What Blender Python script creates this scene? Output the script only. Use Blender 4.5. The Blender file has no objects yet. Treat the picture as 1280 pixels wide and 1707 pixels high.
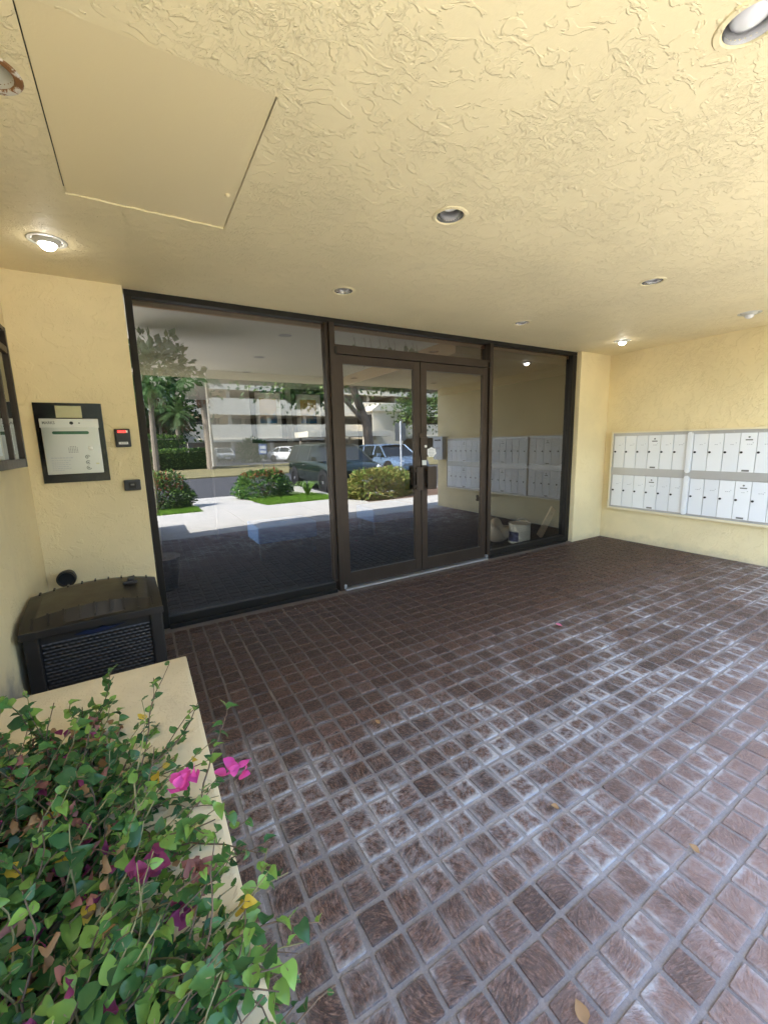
import bpy, bmesh, math, random
from mathutils import Vector, Matrix
S = bpy.context.scene
COL = S.collection
random.seed(7)
R = math.radians
PI = math.pi

# ------------------------------------------------------------------ camera
CAM = (-0.047, -3.408, 1.358)
YAW, PITCH, ROLL = 0.532, -0.166, -0.025
fw = Vector((math.sin(YAW)*math.cos(PITCH), math.cos(YAW)*math.cos(PITCH), math.sin(PITCH)))
rt0 = Vector((math.cos(YAW), -math.sin(YAW), 0)); up0 = rt0.cross(fw)
rt = rt0*math.cos(ROLL) + up0*math.sin(ROLL)
up = -rt0*math.sin(ROLL) + up0*math.cos(ROLL)
cd = bpy.data.cameras.new('camera'); cam = bpy.data.objects.new('camera', cd); COL.objects.link(cam)
cd.sensor_fit = 'VERTICAL'; cd.sensor_height = 24.0; cd.lens = 24.0*688.8/1706.7
cd.clip_start = 0.02; cd.clip_end = 600
cam.matrix_world = Matrix(((rt.x, up.x, -fw.x, CAM[0]), (rt.y, up.y, -fw.y, CAM[1]), (rt.z, up.z, -fw.z, CAM[2]), (0, 0, 0, 1)))
S.camera = cam

# ------------------------------------------------------------------ world, sun, exposure
SUN = Vector((-0.72, 0.085, 0.69)).normalized()
EL = math.asin(SUN.z); AZ = math.atan2(SUN.x, SUN.y)
w = bpy.data.worlds.new('World'); S.world = w; w.use_nodes = True
nt = w.node_tree; nt.nodes.clear()
sky = nt.nodes.new('ShaderNodeTexSky'); sky.sky_type = 'NISHITA'; sky.sun_disc = False
sky.sun_elevation = EL; sky.sun_rotation = AZ; sky.air_density = 1.0; sky.dust_density = 1.2
bg = nt.nodes.new('ShaderNodeBackground'); bg.inputs[1].default_value = 0.15
wo = nt.nodes.new('ShaderNodeOutputWorld')
nt.links.new(sky.outputs[0], bg.inputs[0]); nt.links.new(bg.outputs[0], wo.inputs[0])
sd = bpy.data.lights.new('sun', 'SUN'); sd.energy = 4.5; sd.angle = R(0.5); sd.color = (1, 0.95, 0.87)
so = bpy.data.objects.new('sun', sd); COL.objects.link(so)
so.rotation_euler = SUN.to_track_quat('Z', 'Y').to_euler(); so.location = (-20, 5, 30)
S.view_settings.view_transform = 'Standard'; S.view_settings.look = 'None'
S.view_settings.gamma = 1.0; S.view_settings.use_curve_mapping = False
S.view_settings.exposure = 3.3
S.cycles.max_bounces = 12; S.cycles.diffuse_bounces = 6; S.cycles.glossy_bounces = 4
S.cycles.transparent_max_bounces = 24; S.cycles.caustics_reflective = False; S.cycles.caustics_refractive = False
S.cycles.sample_clamp_indirect = 6.0
S.cycles.use_denoising = True

# ------------------------------------------------------------------ materials
class NT:
    def __init__(s, name):
        s.m = bpy.data.materials.new(name); s.m.use_nodes = True; s.t = s.m.node_tree
        s.b = s.t.nodes['Principled BSDF']; s.out = s.t.nodes['Material Output']
    def n(s, typ, **k):
        x = s.t.nodes.new(typ)
        for a, v in k.items():
            if a == 'i':
                for q, vv in v.items(): s.put(x.inputs[q], vv)
            else: setattr(x, a, v)
        return x
    def put(s, inp, v):
        if isinstance(v, bpy.types.NodeSocket): s.t.links.new(v, inp)
        else:
            if hasattr(inp, 'default_value') and inp.type == 'RGBA' and len(v) == 3: v = (*v, 1)
            inp.default_value = v
    def math(s, op, a, b=0.0, c=None, clamp=False):
        x = s.n('ShaderNodeMath', operation=op, use_clamp=clamp)
        s.put(x.inputs[0], a); s.put(x.inputs[1], b)
        if c is not None: s.put(x.inputs[2], c)
        return x.outputs[0]
    def smooth(s, v, lo, hi, a=0.0, b=1.0):
        x = s.n('ShaderNodeMapRange', interpolation_type='SMOOTHSTEP')
        for q, vv in zip(('Value', 'From Min', 'From Max', 'To Min', 'To Max'), (v, lo, hi, a, b)): s.put(x.inputs[q], vv)
        return x.outputs[0]
    def noise(s, vec=None, scale=5, detail=3, rough=.5, dist=0.0, out=0):
        x = s.n('ShaderNodeTexNoise', i={'Scale': scale, 'Detail': detail, 'Roughness': rough, 'Distortion': dist})
        if vec is not None: s.put(x.inputs['Vector'], vec)
        return x.outputs[out]
    def mix(s, fac, a, b, blend='MIX'):
        x = s.n('ShaderNodeMix', data_type='RGBA', blend_type=blend)
        s.put(x.inputs[0], fac); s.put(x.inputs[6], a); s.put(x.inputs[7], b)
        return x.outputs[2]
    def mapping(s, vec, scale=(1, 1, 1), rot=(0, 0, 0)):
        x = s.n('ShaderNodeMapping', i={'Vector': vec, 'Scale': scale, 'Rotation': rot}); return x.outputs[0]
    def pos(s): return s.n('ShaderNodeNewGeometry').outputs['Position']
    def obj(s): return s.n('ShaderNodeTexCoord').outputs['Object']
    def bump(s, h, strength=.3, dist=.01):
        x = s.n('ShaderNodeBump', i={'Strength': strength, 'Distance': dist, 'Height': h})
        s.put(s.b.inputs['Normal'], x.outputs[0]); return x.outputs[0]
    def base(s, c, rough=.6, metal=0.0, spec=None):
        s.put(s.b.inputs['Base Color'], c); s.put(s.b.inputs['Roughness'], rough); s.put(s.b.inputs['Metallic'], metal)
        if spec is not None: s.b.inputs['Specular IOR Level'].default_value = spec
        return s

def plain(name, c, rough=.6, metal=0.0, var=.12, vs=6.0, bump=0.0, bs=80.0, spec=None, emit=None):
    k = NT(name)
    if var:
        f = k.noise(k.obj(), vs, 4, .6)
        d = tuple(x*(1-var) for x in c); l = tuple(min(1, x*(1+var)) for x in c)
        k.base(k.mix(f, d, l), rough, metal, spec)
        if not isinstance(rough, bpy.types.NodeSocket):
            k.put(k.b.inputs['Roughness'], k.smooth(f, .3, .7, max(.02, rough-.06), min(1, rough+.06)))
    else: k.base(c, rough, metal, spec)
    if bump: k.bump(k.noise(k.obj(), bs, 3, .6), bump, .004)
    if emit:
        k.b.inputs['Emission Color'].default_value = (*emit[0], 1); k.b.inputs['Emission Strength'].default_value = emit[1]
    return k.m

def stucco(name, c, big=1.0, strength=.6, dist=.008, rough=.55, dirt=0.1):
    k = NT(name); p = k.pos()
    warp = k.noise(p, 6*big, 2, .5, out=1)
    pv = k.n('ShaderNodeVectorMath', operation='MULTIPLY_ADD', i={0: warp, 1: (.10, .10, .10), 2: p}).outputs[0]
    st = k.mapping(pv, (1, 1.7, 1.25), (0, 0, .5))
    n1 = k.noise(st, 9*big, 4, .55, .6)
    plate = k.smooth(n1, .53, .575)
    n2 = k.noise(k.mapping(pv, (1.6, 1, 1.2), (0, .2, -.6)), 15*big, 3, .6, .9)
    ridge = k.smooth(k.math('ABSOLUTE', k.math('SUBTRACT', n2, .5)), 0.0, .026, 1.0, 0.0)
    mask = k.smooth(k.noise(p, 3.0*big, 4, .6), .42, .60)
    ridge = k.math('MULTIPLY', ridge, mask)
    n3 = k.noise(p, 32, 5, .68)
    drip = k.smooth(k.noise(pv, 34*big, 2, .5, 1.0), .60, .66)
    h = k.math('ADD', k.math('MULTIPLY', plate, .55), k.math('MULTIPLY', ridge, .7))
    h = k.math('ADD', h, k.math('MULTIPLY', k.math('MULTIPLY', drip, mask), .55))
    h = k.math('ADD', h, k.math('MULTIPLY', n3, .34))
    cv = k.noise(p, 1.3, 4, .6)
    col = k.mix(k.smooth(cv, .3, .7), tuple(x*(1-dirt) for x in c), tuple(min(1, x*(1+dirt*.5)) for x in c))
    sz = k.n('ShaderNodeSeparateXYZ', i={0: p}).outputs[2]
    grime = k.smooth(k.math('ADD', sz, k.math('MULTIPLY', k.noise(p, 7, 5, .7), .22)), .22, .08, 0, .45)
    col = k.mix(grime, col, (.30, .27, .22))
    scuff = k.smooth(k.noise(k.mapping(p, (1, 1, .45)), 2.3, 6, .7), .60, .74, 0, .16)
    col = k.mix(scuff, col, (.50, .43, .28))
    k.base(col, rough, 0, .3); k.bump(h, strength, dist)
    return k.m

YEL = (0.77, 0.645, 0.385)
M = {}
M['ceil'] = stucco('ceiling_stucco', (0.80, 0.69, 0.44), 1.3, .58, .0075, .6, .05)
M['wall'] = stucco('wall_stucco', YEL, .9, .45, .008, .6, .08)
M['planter'] = stucco('planter_stucco', (0.75, .635, .43), 2.2, .55, .005, .65, .2)
M['hatch'] = plain('hatch_paint', (0.76, 0.645, 0.40), .38, var=0, bump=.14, bs=130)
M['gap'] = plain('gap_shadow', (.05, .045, .03), .9)
def mk_bronze(name, c, rough):
    k = NT(name); p = k.pos()
    g = k.noise(k.mapping(p, (60, 60, 1.5)), 6, 3, .6)
    f = k.noise(p, 5, 4, .6)
    k.base(k.mix(f, tuple(x*.75 for x in c), tuple(x*1.3 for x in c)), k.smooth(g, .3, .7, rough-.07, rough+.1), .55, .4); k.bump(g, .05, .002)
    return k.m
M['bronze'] = mk_bronze('bronze_metal', (.052, .038, .029), .42)
M['dark'] = mk_bronze('dark_bronze_metal', (.022, .019, .016), .5)
M['wood'] = plain('wood_trim', (.30, .135, .06), .5, var=.3, vs=20)
M['alu'] = plain('aluminium', (.62, .62, .64), .35, .8, var=.1)
def mk_glass(name, tint, ior, gtint=(.9, .93, .95)):
    k = NT(name); k.t.nodes.remove(k.b)
    tr = k.n('ShaderNodeBsdfTransparent', i={'Color': tint}); gl = k.n('ShaderNodeBsdfGlossy', i={'Color': gtint, 'Roughness': 0.0})
    wv = k.n('ShaderNodeBump', i={'Strength': .02, 'Distance': .02, 'Height': k.noise(k.pos(), .9, 1, .4)})
    k.put(gl.inputs['Normal'], wv.outputs[0])
    bf = k.n('ShaderNodeNewGeometry').outputs['Backfacing']; fr = k.n('ShaderNodeFresnel', i={'IOR': ior})
    k.put(tr.inputs['Color'], k.mix(bf, tint, (1, 1, 1)))
    mx = k.n('ShaderNodeMixShader'); k.put(mx.inputs[0], k.math('MULTIPLY', fr.outputs[0], k.math('SUBTRACT', 1.0, bf))); k.put(mx.inputs[1], tr.outputs[0]); k.put(mx.inputs[2], gl.outputs[0])
    k.put(k.out.inputs['Surface'], mx.outputs[0]); return k.m
M['glass'] = mk_glass('tinted_glass', (.42, .43, .435), 2.2)
M['clear'] = mk_glass('clear_glass', (.85, .87, .87), 1.6)

# tiles: a stamped grid of wood-block setts, pitch PX x PY
PX, X0, PY, Y0 = .1027, .2540, .1040, -3.010
def mk_tile(grout):
    k = NT('grout' if grout else 'stamped_brick'); p = k.pos()
    sep = k.n('ShaderNodeSeparateXYZ', i={0: p}); X, Y = sep.outputs[0], sep.outputs[1]
    gx = k.math('DIVIDE', k.math('SUBTRACT', X, X0), PX); gy = k.math('DIVIDE', k.math('SUBTRACT', Y, Y0), PY)
    big = k.noise(p, 1.1, 4, .55); mid = k.noise(p, 5.5, 4, .6); fine = k.noise(p, 42, 3, .65)
    near = k.smooth(Y, -1.1, -2.3)              # weathering grows towards the open edge
    patch = k.smooth(k.math('ADD', k.math('MULTIPLY', big, .6), k.math('MULTIPLY', mid, .4)), .42, .62)
    if grout:
        worn = k.math('MULTIPLY', k.math('ADD', k.math('MULTIPLY', near, .75), .12), k.math('ADD', k.math('MULTIPLY', patch, .55), .45), clamp=True)
        col = k.mix(worn, (.14, .112, .10), (.49, .46, .46))
        col = k.mix(k.smooth(mid, .35, .7, 0, .35), col, (.12, .105, .10))
        col = k.mix(k.smooth(k.noise(p, 130, 4, .7), .42, .62, .22, 0), col, (.12, .105, .10))
        k.base(col, .7, 0, .3); k.bump(k.math('ADD', fine, k.math('MULTIPLY', k.noise(p, 120, 3, .7), .8)), .9, .003); return k.m
    cell = k.n('ShaderNodeCombineXYZ', i={0: k.math('FLOOR', gx), 1: k.math('FLOOR', gy)}).outputs[0]
    wn = k.n('ShaderNodeTexWhiteNoise', noise_dimensions='3D', i={'Vector': cell}); rnd = wn.outputs[0]; rc = wn.outputs[1]
    rs = k.n('ShaderNodeSeparateColor', i={0: rc})
    fx = k.math('FRACT', gx); fy = k.math('FRACT', gy)
    edge = k.math('MAXIMUM', k.math('ABSOLUTE', k.math('SUBTRACT', fx, .5)), k.math('ABSOLUTE', k.math('SUBTRACT', fy, .5)))
    # curved strokes of the end-grain stamp, turned differently on every block
    ang = k.math('MULTIPLY', rnd, 6.283)
    cx = k.math('SUBTRACT', fx, .5); cy = k.math('SUBTRACT', fy, .5)
    ca = k.math('COSINE', ang); sa = k.math('SINE', ang)
    u = k.math('SUBTRACT', k.math('MULTIPLY', cx, ca), k.math('MULTIPLY', cy, sa))
    v = k.math('ADD', k.math('MULTIPLY', cx, sa), k.math('MULTIPLY', cy, ca))
    bend = k.math('MULTIPLY', k.math('MULTIPLY', u, u), k.math('SUBTRACT', k.math('MULTIPLY', rs.outputs[1], 1.3), .65))
    uv = k.n('ShaderNodeCombineXYZ', i={0: k.math('MULTIPLY', u, 4.6), 1: k.math('MULTIPLY', k.math('ADD', v, bend), 15), 2: k.math('MULTIPLY', rs.outputs[2], 40)}).outputs[0]
    strokes = k.noise(uv, 1.0, 5, .74, .6)
    grit = k.noise(p, 170, 3, .7)
    strokes = k.smooth(k.math('ADD', k.math('MULTIPLY', strokes, .72), k.math('MULTIPLY', grit, .28)), .36, .64)
    tone = k.mix(rnd, (.090, .046, .034), (.180, .090, .064))
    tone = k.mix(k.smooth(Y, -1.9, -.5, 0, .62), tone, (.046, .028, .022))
    tone = k.mix(k.smooth(strokes, .18, .60, .12, 1), tuple((.040, .026, .021)), tone)
    tone = k.mix(k.math('MULTIPLY', k.smooth(strokes, .58, .95, 0, .6), k.smooth(Y, -.6, -2.2, .25, 1)), tone, (.33, .20, .155))
    pink = k.smooth(Y, -2.2, -3.2)
    tone = k.mix(k.math('MULTIPLY', pink, k.smooth(k.math('ADD', k.math('MULTIPLY', X, .25), mid), .45, .95, .15, .75)), tone, (.42, .265, .225))
    # pale efflorescence: round the rims and in drifting patches
    rim = k.smooth(k.math('ADD', edge, k.math('MULTIPLY', k.math('SUBTRACT', mid, .5), .5)), .25, .46)
    amount = k.math('MULTIPLY', near, k.math('ADD', k.math('MULTIPLY', patch, .85), .22))
    ef = k.math('MULTIPLY', amount, k.math('ADD', k.math('MULTIPLY', rim, .95), k.math('MULTIPLY', k.smooth(fine, .40, .60), .45)), clamp=True)
    ef = k.math('MULTIPLY', ef, k.smooth(rs.outputs[0], .0, .75, .35, 1.0))
    col = k.mix(ef, tone, (.53, .505, .51))
    k.base(col, k.math('ADD', k.math('MULTIPLY', ef, .28), k.smooth(fine, .3, .7, .36, .55)), 0, .4)
    h = k.math('ADD', k.math('MULTIPLY', strokes, 1.0), k.math('MULTIPLY', fine, .35))
    k.bump(h, .8, .004); return k.m
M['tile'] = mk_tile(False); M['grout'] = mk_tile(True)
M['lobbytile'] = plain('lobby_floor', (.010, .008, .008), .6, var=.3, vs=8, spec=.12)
M['white'] = plain('white_paint', (.78, .77, .74), .45, var=.04)
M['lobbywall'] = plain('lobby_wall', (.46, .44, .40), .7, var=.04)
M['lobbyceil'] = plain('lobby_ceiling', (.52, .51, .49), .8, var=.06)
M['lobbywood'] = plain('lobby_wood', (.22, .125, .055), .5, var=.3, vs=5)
M['soil'] = plain('soil', (.055, .036, .026), .95, var=.4, vs=30, bump=.8, bs=60)
M['resin'] = plain('dark_resin', (.015, .0125, .011), .42, var=.2, vs=12, bump=.12, bs=220)
M['resinlid'] = plain('lid_resin', (.021, .017, .013), .4, var=.2, vs=9, bump=.12, bs=220)
M['blackgloss'] = plain('black_gloss', (.008, .008, .010), .18)
M['black'] = plain('black_plastic', (.014, .014, .015), .4, var=.2)
M['navy'] = plain('navy_sky_glint', (.02, .026, .055), .15)
M['steel'] = plain('brushed_steel', (.56, .55, .52), .34, .85, var=.08, vs=3)
M['steel2'] = plain('satin_steel_band', (.66, .65, .62), .40, .7, var=.06)
M['print'] = plain('grey_print', (.16, .16, .15), .6, var=.2)
M['print2'] = plain('faint_print', (.42, .42, .44), .6, var=.2)
M['lcd'] = plain('green_display', (.05, .14, .08), .2, var=.25, vs=40)
M['brassplate'] = plain('brass_plate', (.50, .46, .28), .38, .6, var=.15)
M['red'] = plain('red_lens', (.55, .02, .02), .3, emit=((1, .05, .04), .25))
k = NT('mailbox_enamel'); p = k.obj(); rn_ = k.n('ShaderNodeObjectInfo').outputs['Random']
f = k.noise(p, 30, 4, .7)
col = k.mix(rn_, (.72, .73, .75), (.80, .805, .81)); col = k.mix(k.smooth(f, .62, .75, 0, .2), col, (.55, .54, .52))
k.base(col, .38, 0, .4); M['mailwhite'] = k.m
M['mailframe'] = plain('mailbox_aluminium', (.47, .46, .45), .42, .5, var=.08)
M['mailtrim'] = plain('cream_trim', (.73, .64, .44), .5, var=.06)
M['chrome'] = plain('reflector', (.75, .74, .73), .16, .9, var=.05)
M['bulb'] = plain('lamp_glass', (.74, .73, .75), .25, var=.04)
M['lit'] = plain('lit_lamp', (1, 1, 1), .4, var=0, emit=((1, .97, .9), 6))
M['rust'] = None
k = NT('rusted_trim'); f = k.noise(k.obj(), 22, 5, .7)
k.base(k.mix(k.smooth(f, .44, .52), (.62, .58, .50), (.22, .10, .035)), .7); k.bump(f, .4, .004); M['rust'] = k.m
M['trimgrey'] = plain('lamp_trim', (.55, .53, .47), .5, var=.15, vs=30)
M['concrete'] = plain('sidewalk_concrete', (.52, .495, .46), .85, var=.14, vs=2.5, bump=.3, bs=120)
M['asphalt'] = plain('asphalt', (.060, .060, .066), .85, var=.2, vs=2, bump=.3, bs=150)
M['kerb'] = plain('kerb_concrete', (.38, .37, .34), .85, var=.15)
M['grassbase'] = plain('lawn_base', (.07, .11, .025), .95, var=.4, vs=4)
M['drylawn'] = plain('dry_lawn', (.22, .19, .085), .95, var=.45, vs=1.2)
M['mulch'] = plain('mulch', (.13, .075, .045), .95, var=.5, vs=20, bump=.7, bs=60)
M['earth'] = plain('earth', (.12, .12, .06), .95, var=.3, vs=.4)
def mk_leaf(name, c, rough=.42, trans=.25, var=.35):
    k = NT(name)
    inf = k.n('ShaderNodeObjectInfo').outputs['Random']
    f = k.noise(k.pos(), 18, 3, .6)
    t = k.math('ADD', k.math('MULTIPLY', f, .6), k.math('MULTIPLY', inf, .4))
    col = k.mix(t, tuple(x*(1-var) for x in c), tuple(x*(1+var) for x in c))
    k.base(col, rough, 0, .35)
    tl = k.n('ShaderNodeBsdfTranslucent', i={'Color': k.mix(.5, col, tuple(x*1.6 for x in c))})
    mx = k.n('ShaderNodeMixShader', i={0: trans}); k.put(mx.inputs[1], k.b.outputs[0]); k.put(mx.inputs[2], tl.outputs[0])
    k.put(k.out.inputs['Surface'], mx.outputs[0]); return k.m
M['leaf1'] = mk_leaf('leaf_dark', (.042, .115, .040), .3)
M['leaf2'] = mk_leaf('leaf_mid', (.066, .165, .044), .3)
M['leaf3'] = mk_leaf('leaf_light', (.19, .33, .065), .33)
M['leafy'] = mk_leaf('leaf_yellow', (.58, .40, .045))
M['bract'] = mk_leaf('pink_bract', (.66, .085, .34), .5, .35, .2)
M['drybract'] = mk_leaf('dry_bract', (.30, .13, .105), .8, .2, .4)
M['drybract2'] = mk_leaf('tan_dry_leaf', (.34, .20, .095), .8, .2, .4)
M['magenta'] = mk_leaf('faded_bract', (.26, .045, .12), .7, .3, .3)
M['stem'] = plain('woody_stem', (.13, .085, .055), .8, var=.3, vs=30)
M['twig'] = plain('green_twig', (.22, .19, .085), .7, var=.3, vs=30)
M['hedge'] = mk_leaf('hedge_leaf', (.060, .125, .030), .5)
M['hedgered'] = mk_leaf('red_tip_leaf', (.34, .075, .035), .5)
M['olive'] = mk_leaf('olive_leaf', (.27, .25, .07), .55)
M['grassblade'] = mk_leaf('grass_blade', (.16, .30, .035), .5)
M['treeleaf'] = mk_leaf('tree_leaf', (.055, .10, .028), .5)
M['treeleaf2'] = mk_leaf('tree_leaf_light', (.16, .25, .055), .5)
M['frond'] = mk_leaf('palm_frond', (.09, .16, .05), .5)
M['fronddry'] = mk_leaf('dry_frond', (.22, .17, .09), .7)
M['bark'] = plain('bark', (.20, .16, .125), .9, var=.35, vs=9, bump=.8, bs=25)
M['palmbark'] = plain('palm_bark', (.27, .225, .175), .9, var=.3, vs=14, bump=.8, bs=18)
M['boot'] = plain('palm_boot', (.22, .12, .085), .9, var=.4, vs=14)
M['beige'] = plain('building_beige', (.78, .72, .60), .8, var=.06, vs=.5)
M['shadewall'] = plain('building_recess_wall', (.42, .38, .32), .85, var=.1, vs=.6)
M['darkdoor'] = plain('dark_door', (.05, .045, .04), .5)
M['winglass'] = plain('window_glass', (.03, .04, .055), .08, var=.1)
M['carport'] = plain('carport_white', (.66, .62, .52), .6, var=.05)
M['paintsuv'] = plain('dark_green_paint', (.014, .022, .019), .12, .0, var=.05)
M['paintwhite'] = plain('white_car_paint', (.74, .74, .74), .2, var=.02)
M['paintblue'] = plain('silver_blue_paint', (.19, .27, .38), .25, .5, var=.04)
M['paintgrey'] = plain('silver_paint', (.38, .40, .42), .25, .5, var=.04)
M['carglass'] = plain('car_glass', (.018, .024, .028), .05, var=.1)
M['tyre'] = plain('tyre_rubber', (.014, .014, .014), .8)
M['rim'] = plain('alloy_rim', (.60, .60, .61), .25, .8)
M['headlight'] = plain('headlight_lens', (.75, .77, .80), .08, var=.05)
M['tail'] = plain('tail_lens', (.35, .02, .02), .2)
M['blue'] = plain('blue_upholstery', (.012, .075, .19), .75, var=.1)
M['legblack'] = plain('bench_leg', (.03, .03, .03), .4)
M['frameblack'] = plain('picture_frame', (.010, .009, .009), .4, var=.1)
M['mat'] = plain('picture_mat', (.84, .82, .77), .8, var=.03)
k = NT('abstract_art'); p = k.obj()
n1 = k.noise(p, 5, 3, .5, .8)
g = k.n('ShaderNodeSeparateXYZ', i={0: p}).outputs[2]
c1 = k.mix(k.smooth(k.math('ADD', g, k.math('MULTIPLY', k.math('SUBTRACT', n1, .5), .35)), -.08, .06), (.03, .17, .34), (.62, .36, .10))
k.base(k.mix(k.smooth(n1, .58, .66), c1, (.12, .30, .34)), .6); M['art'] = k.m
M['canwhite'] = plain('can_white', (.70, .66, .52), .4, var=.12, vs=20)
M['canblue'] = plain('can_label', (.025, .04, .11), .4, var=.1)
M['bag'] = plain('crumpled_bag', (.46, .37, .25), .55, var=.3, vs=9, bump=.9, bs=25)
M['board'] = plain('raw_board', (.50, .34, .21), .7, var=.2, vs=9)
M['parcel'] = plain('grey_box_paint', (.55, .58, .62), .45, var=.05)
M['signwhite'] = plain('sign_white', (.72, .73, .74), .5, var=.04)
M['signgrey'] = plain('sign_back', (.20, .21, .21), .5, .4, var=.1)
M['signblue'] = plain('sign_blue', (.04, .12, .38), .5, var=.05)
M['bulletin'] = plain('bulletin_board', (.52, .44, .26), .8, var=.15, vs=8)
M['paper'] = plain('posted_paper', (.66, .68, .66), .8, var=.05)
M['boardgreen'] = plain('dark_green_board', (.035, .06, .055), .6, var=.3)
M['petal'] = mk_leaf('petal', (.70, .22, .34), .5, .3, .2)
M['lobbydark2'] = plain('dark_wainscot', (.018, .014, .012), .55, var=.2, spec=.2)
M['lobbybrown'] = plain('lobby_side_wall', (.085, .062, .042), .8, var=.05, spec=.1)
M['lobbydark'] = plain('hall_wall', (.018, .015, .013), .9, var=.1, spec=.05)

# ------------------------------------------------------------------ mesh helpers
class MB:
    def __init__(s): s.v = []; s.f = []; s.mi = []; s.cur = 0
    def add(s, vs, fs):
        o = len(s.v); s.v += [tuple(x) for x in vs]; s.f += [tuple(i+o for i in f) for f in fs]; s.mi += [s.cur]*len(fs); return s
    def box(s, x0, x1, y0, y1, z0, z1, T=None):
        vs = [(x0, y0, z0), (x1, y0, z0), (x1, y1, z0), (x0, y1, z0), (x0, y0, z1), (x1, y0, z1), (x1, y1, z1), (x0, y1, z1)]
        if T: vs = [T(Vector(v)) for v in vs]
        return s.add(vs, [(0, 3, 2, 1), (4, 5, 6, 7), (0, 1, 5, 4), (1, 2, 6, 5), (2, 3, 7, 6), (3, 0, 4, 7)])
    def quad(s, a, b, c, d): return s.add([a, b, c, d], [(0, 1, 2, 3)])
    def lathe(s, prof, c=(0, 0, 0), ax='z', n=20, cap0=True, cap1=True):
        vs = []; fs = []
        for r, z in prof:
            for i in range(n):
                a = 2*PI*i/n; x, y = r*math.cos(a), r*math.sin(a)
                p = {'z': (x, y, z), 'y': (x, z, y), 'x': (z, x, y)}[ax]
                vs.append((c[0]+p[0], c[1]+p[1], c[2]+p[2]))
        for j in range(len(prof)-1):
            for i in range(n):
                k = (i+1) % n; fs.append((j*n+i, j*n+k, (j+1)*n+k, (j+1)*n+i))
        if cap0: fs.append(tuple(range(n))[::-1])
        if cap1: fs.append(tuple((len(prof)-1)*n+i for i in range(n)))
        return s.add(vs, fs)
    def tube(s, pts, rad, n=6, cap=True):
        pts = [Vector(p) for p in pts]; rs = rad if isinstance(rad, (list, tuple)) else [rad]*len(pts)
        vs = []; fs = []; ref = Vector((.31, .87, .39))
        for j, p in enumerate(pts):
            d = (pts[min(j+1, len(pts)-1)]-pts[max(j-1, 0)])
            d = d.normalized() if d.length > 1e-9 else Vector((0, 0, 1))
            a = d.cross(ref).normalized(); b = d.cross(a)
            for i in range(n):
                t = 2*PI*i/n; vs.append(p+(a*math.cos(t)+b*math.sin(t))*rs[j])
        for j in range(len(pts)-1):
            for i in range(n):
                k = (i+1) % n; fs.append((j*n+i, j*n+k, (j+1)*n+k, (j+1)*n+i))
        if cap: fs += [tuple(range(n))[::-1], tuple((len(pts)-1)*n+i for i in range(n))]
        return s.add(vs, fs)
    def prism(s, poly, d0, d1, ax='y'):
        n = len(poly); f = {'y': lambda a, b, d: (a, d, b), 'x': lambda a, b, d: (d, a, b), 'z': lambda a, b, d: (a, b, d)}[ax]
        vs = [f(a, b, d0) for a, b in poly]+[f(a, b, d1) for a, b in poly]
        fs = [tuple(range(n)), tuple(range(2*n-1, n-1, -1))]+[(i, i+n, (i+1) % n+n, (i+1) % n) for i in range(n)]
        return s.add(vs, fs)
    def mesh(s, name, mats, smooth=False, bevel=0, fix=True):
        me = bpy.data.meshes.new(name); me.from_pydata(s.v, [], s.f)
        for m in (mats if isinstance(mats, (list, tuple)) else [mats]): me.materials.append(m)
        if any(s.mi): me.polygons.foreach_set('material_index', s.mi)
        if fix or bevel:
            bm = bmesh.new(); bm.from_mesh(me)
            if fix: bmesh.ops.recalc_face_normals(bm, faces=bm.faces)
            if bevel: bmesh.ops.bevel(bm, geom=[e for e in bm.edges if len(e.link_faces) == 2 and e.calc_face_angle(0) > .5], offset=bevel, segments=2, affect='EDGES', profile=.7, clamp_overlap=True)
            bm.to_mesh(me); bm.free()
        if smooth:
            me.polygons.foreach_set('use_smooth', [True]*len(me.polygons))
            if smooth != 'all': me.set_sharp_from_angle(angle=R(38))
        return me
    def obj(s, name, mats, parent=None, smooth=False, bevel=0, loc=None, fix=True):
        o = bpy.data.objects.new(name, s.mesh(name, mats, smooth, bevel, fix)); COL.objects.link(o)
        if parent is not None: o.parent = parent
        if loc: o.location = loc
        return o
def box(name, m, x0, x1, y0, y1, z0, z1, parent=None, bevel=0): return MB().box(x0, x1, y0, y1, z0, z1).obj(name, m, parent, bevel=bevel)
def T(o, label, cat, group=None):
    o['label'] = label; o['category'] = cat
    if group: o['group'] = group
    return o
def kind(o, k): o['kind'] = k; return o
def thing(name, label, cat, loc=(0, 0, 0), rz=0, group=None):
    o = bpy.data.objects.new(name, None); COL.objects.link(o); o.location = loc; o.rotation_euler = (0, 0, rz); o.empty_display_size = .1
    return T(o, label, cat, group)
def copy_tree(o, parent=None):
    kids = list(o.children); c = o.copy(); COL.objects.link(c)
    if parent is not None: c.parent = parent
    for ch in kids: copy_tree(ch, c)
    return c

H = 2.41
XL, XR = -.63, 5.43
YW = -.06            # face of the stucco wall beside the storefront
YE = -3.56           # front edge of the canopy
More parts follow.
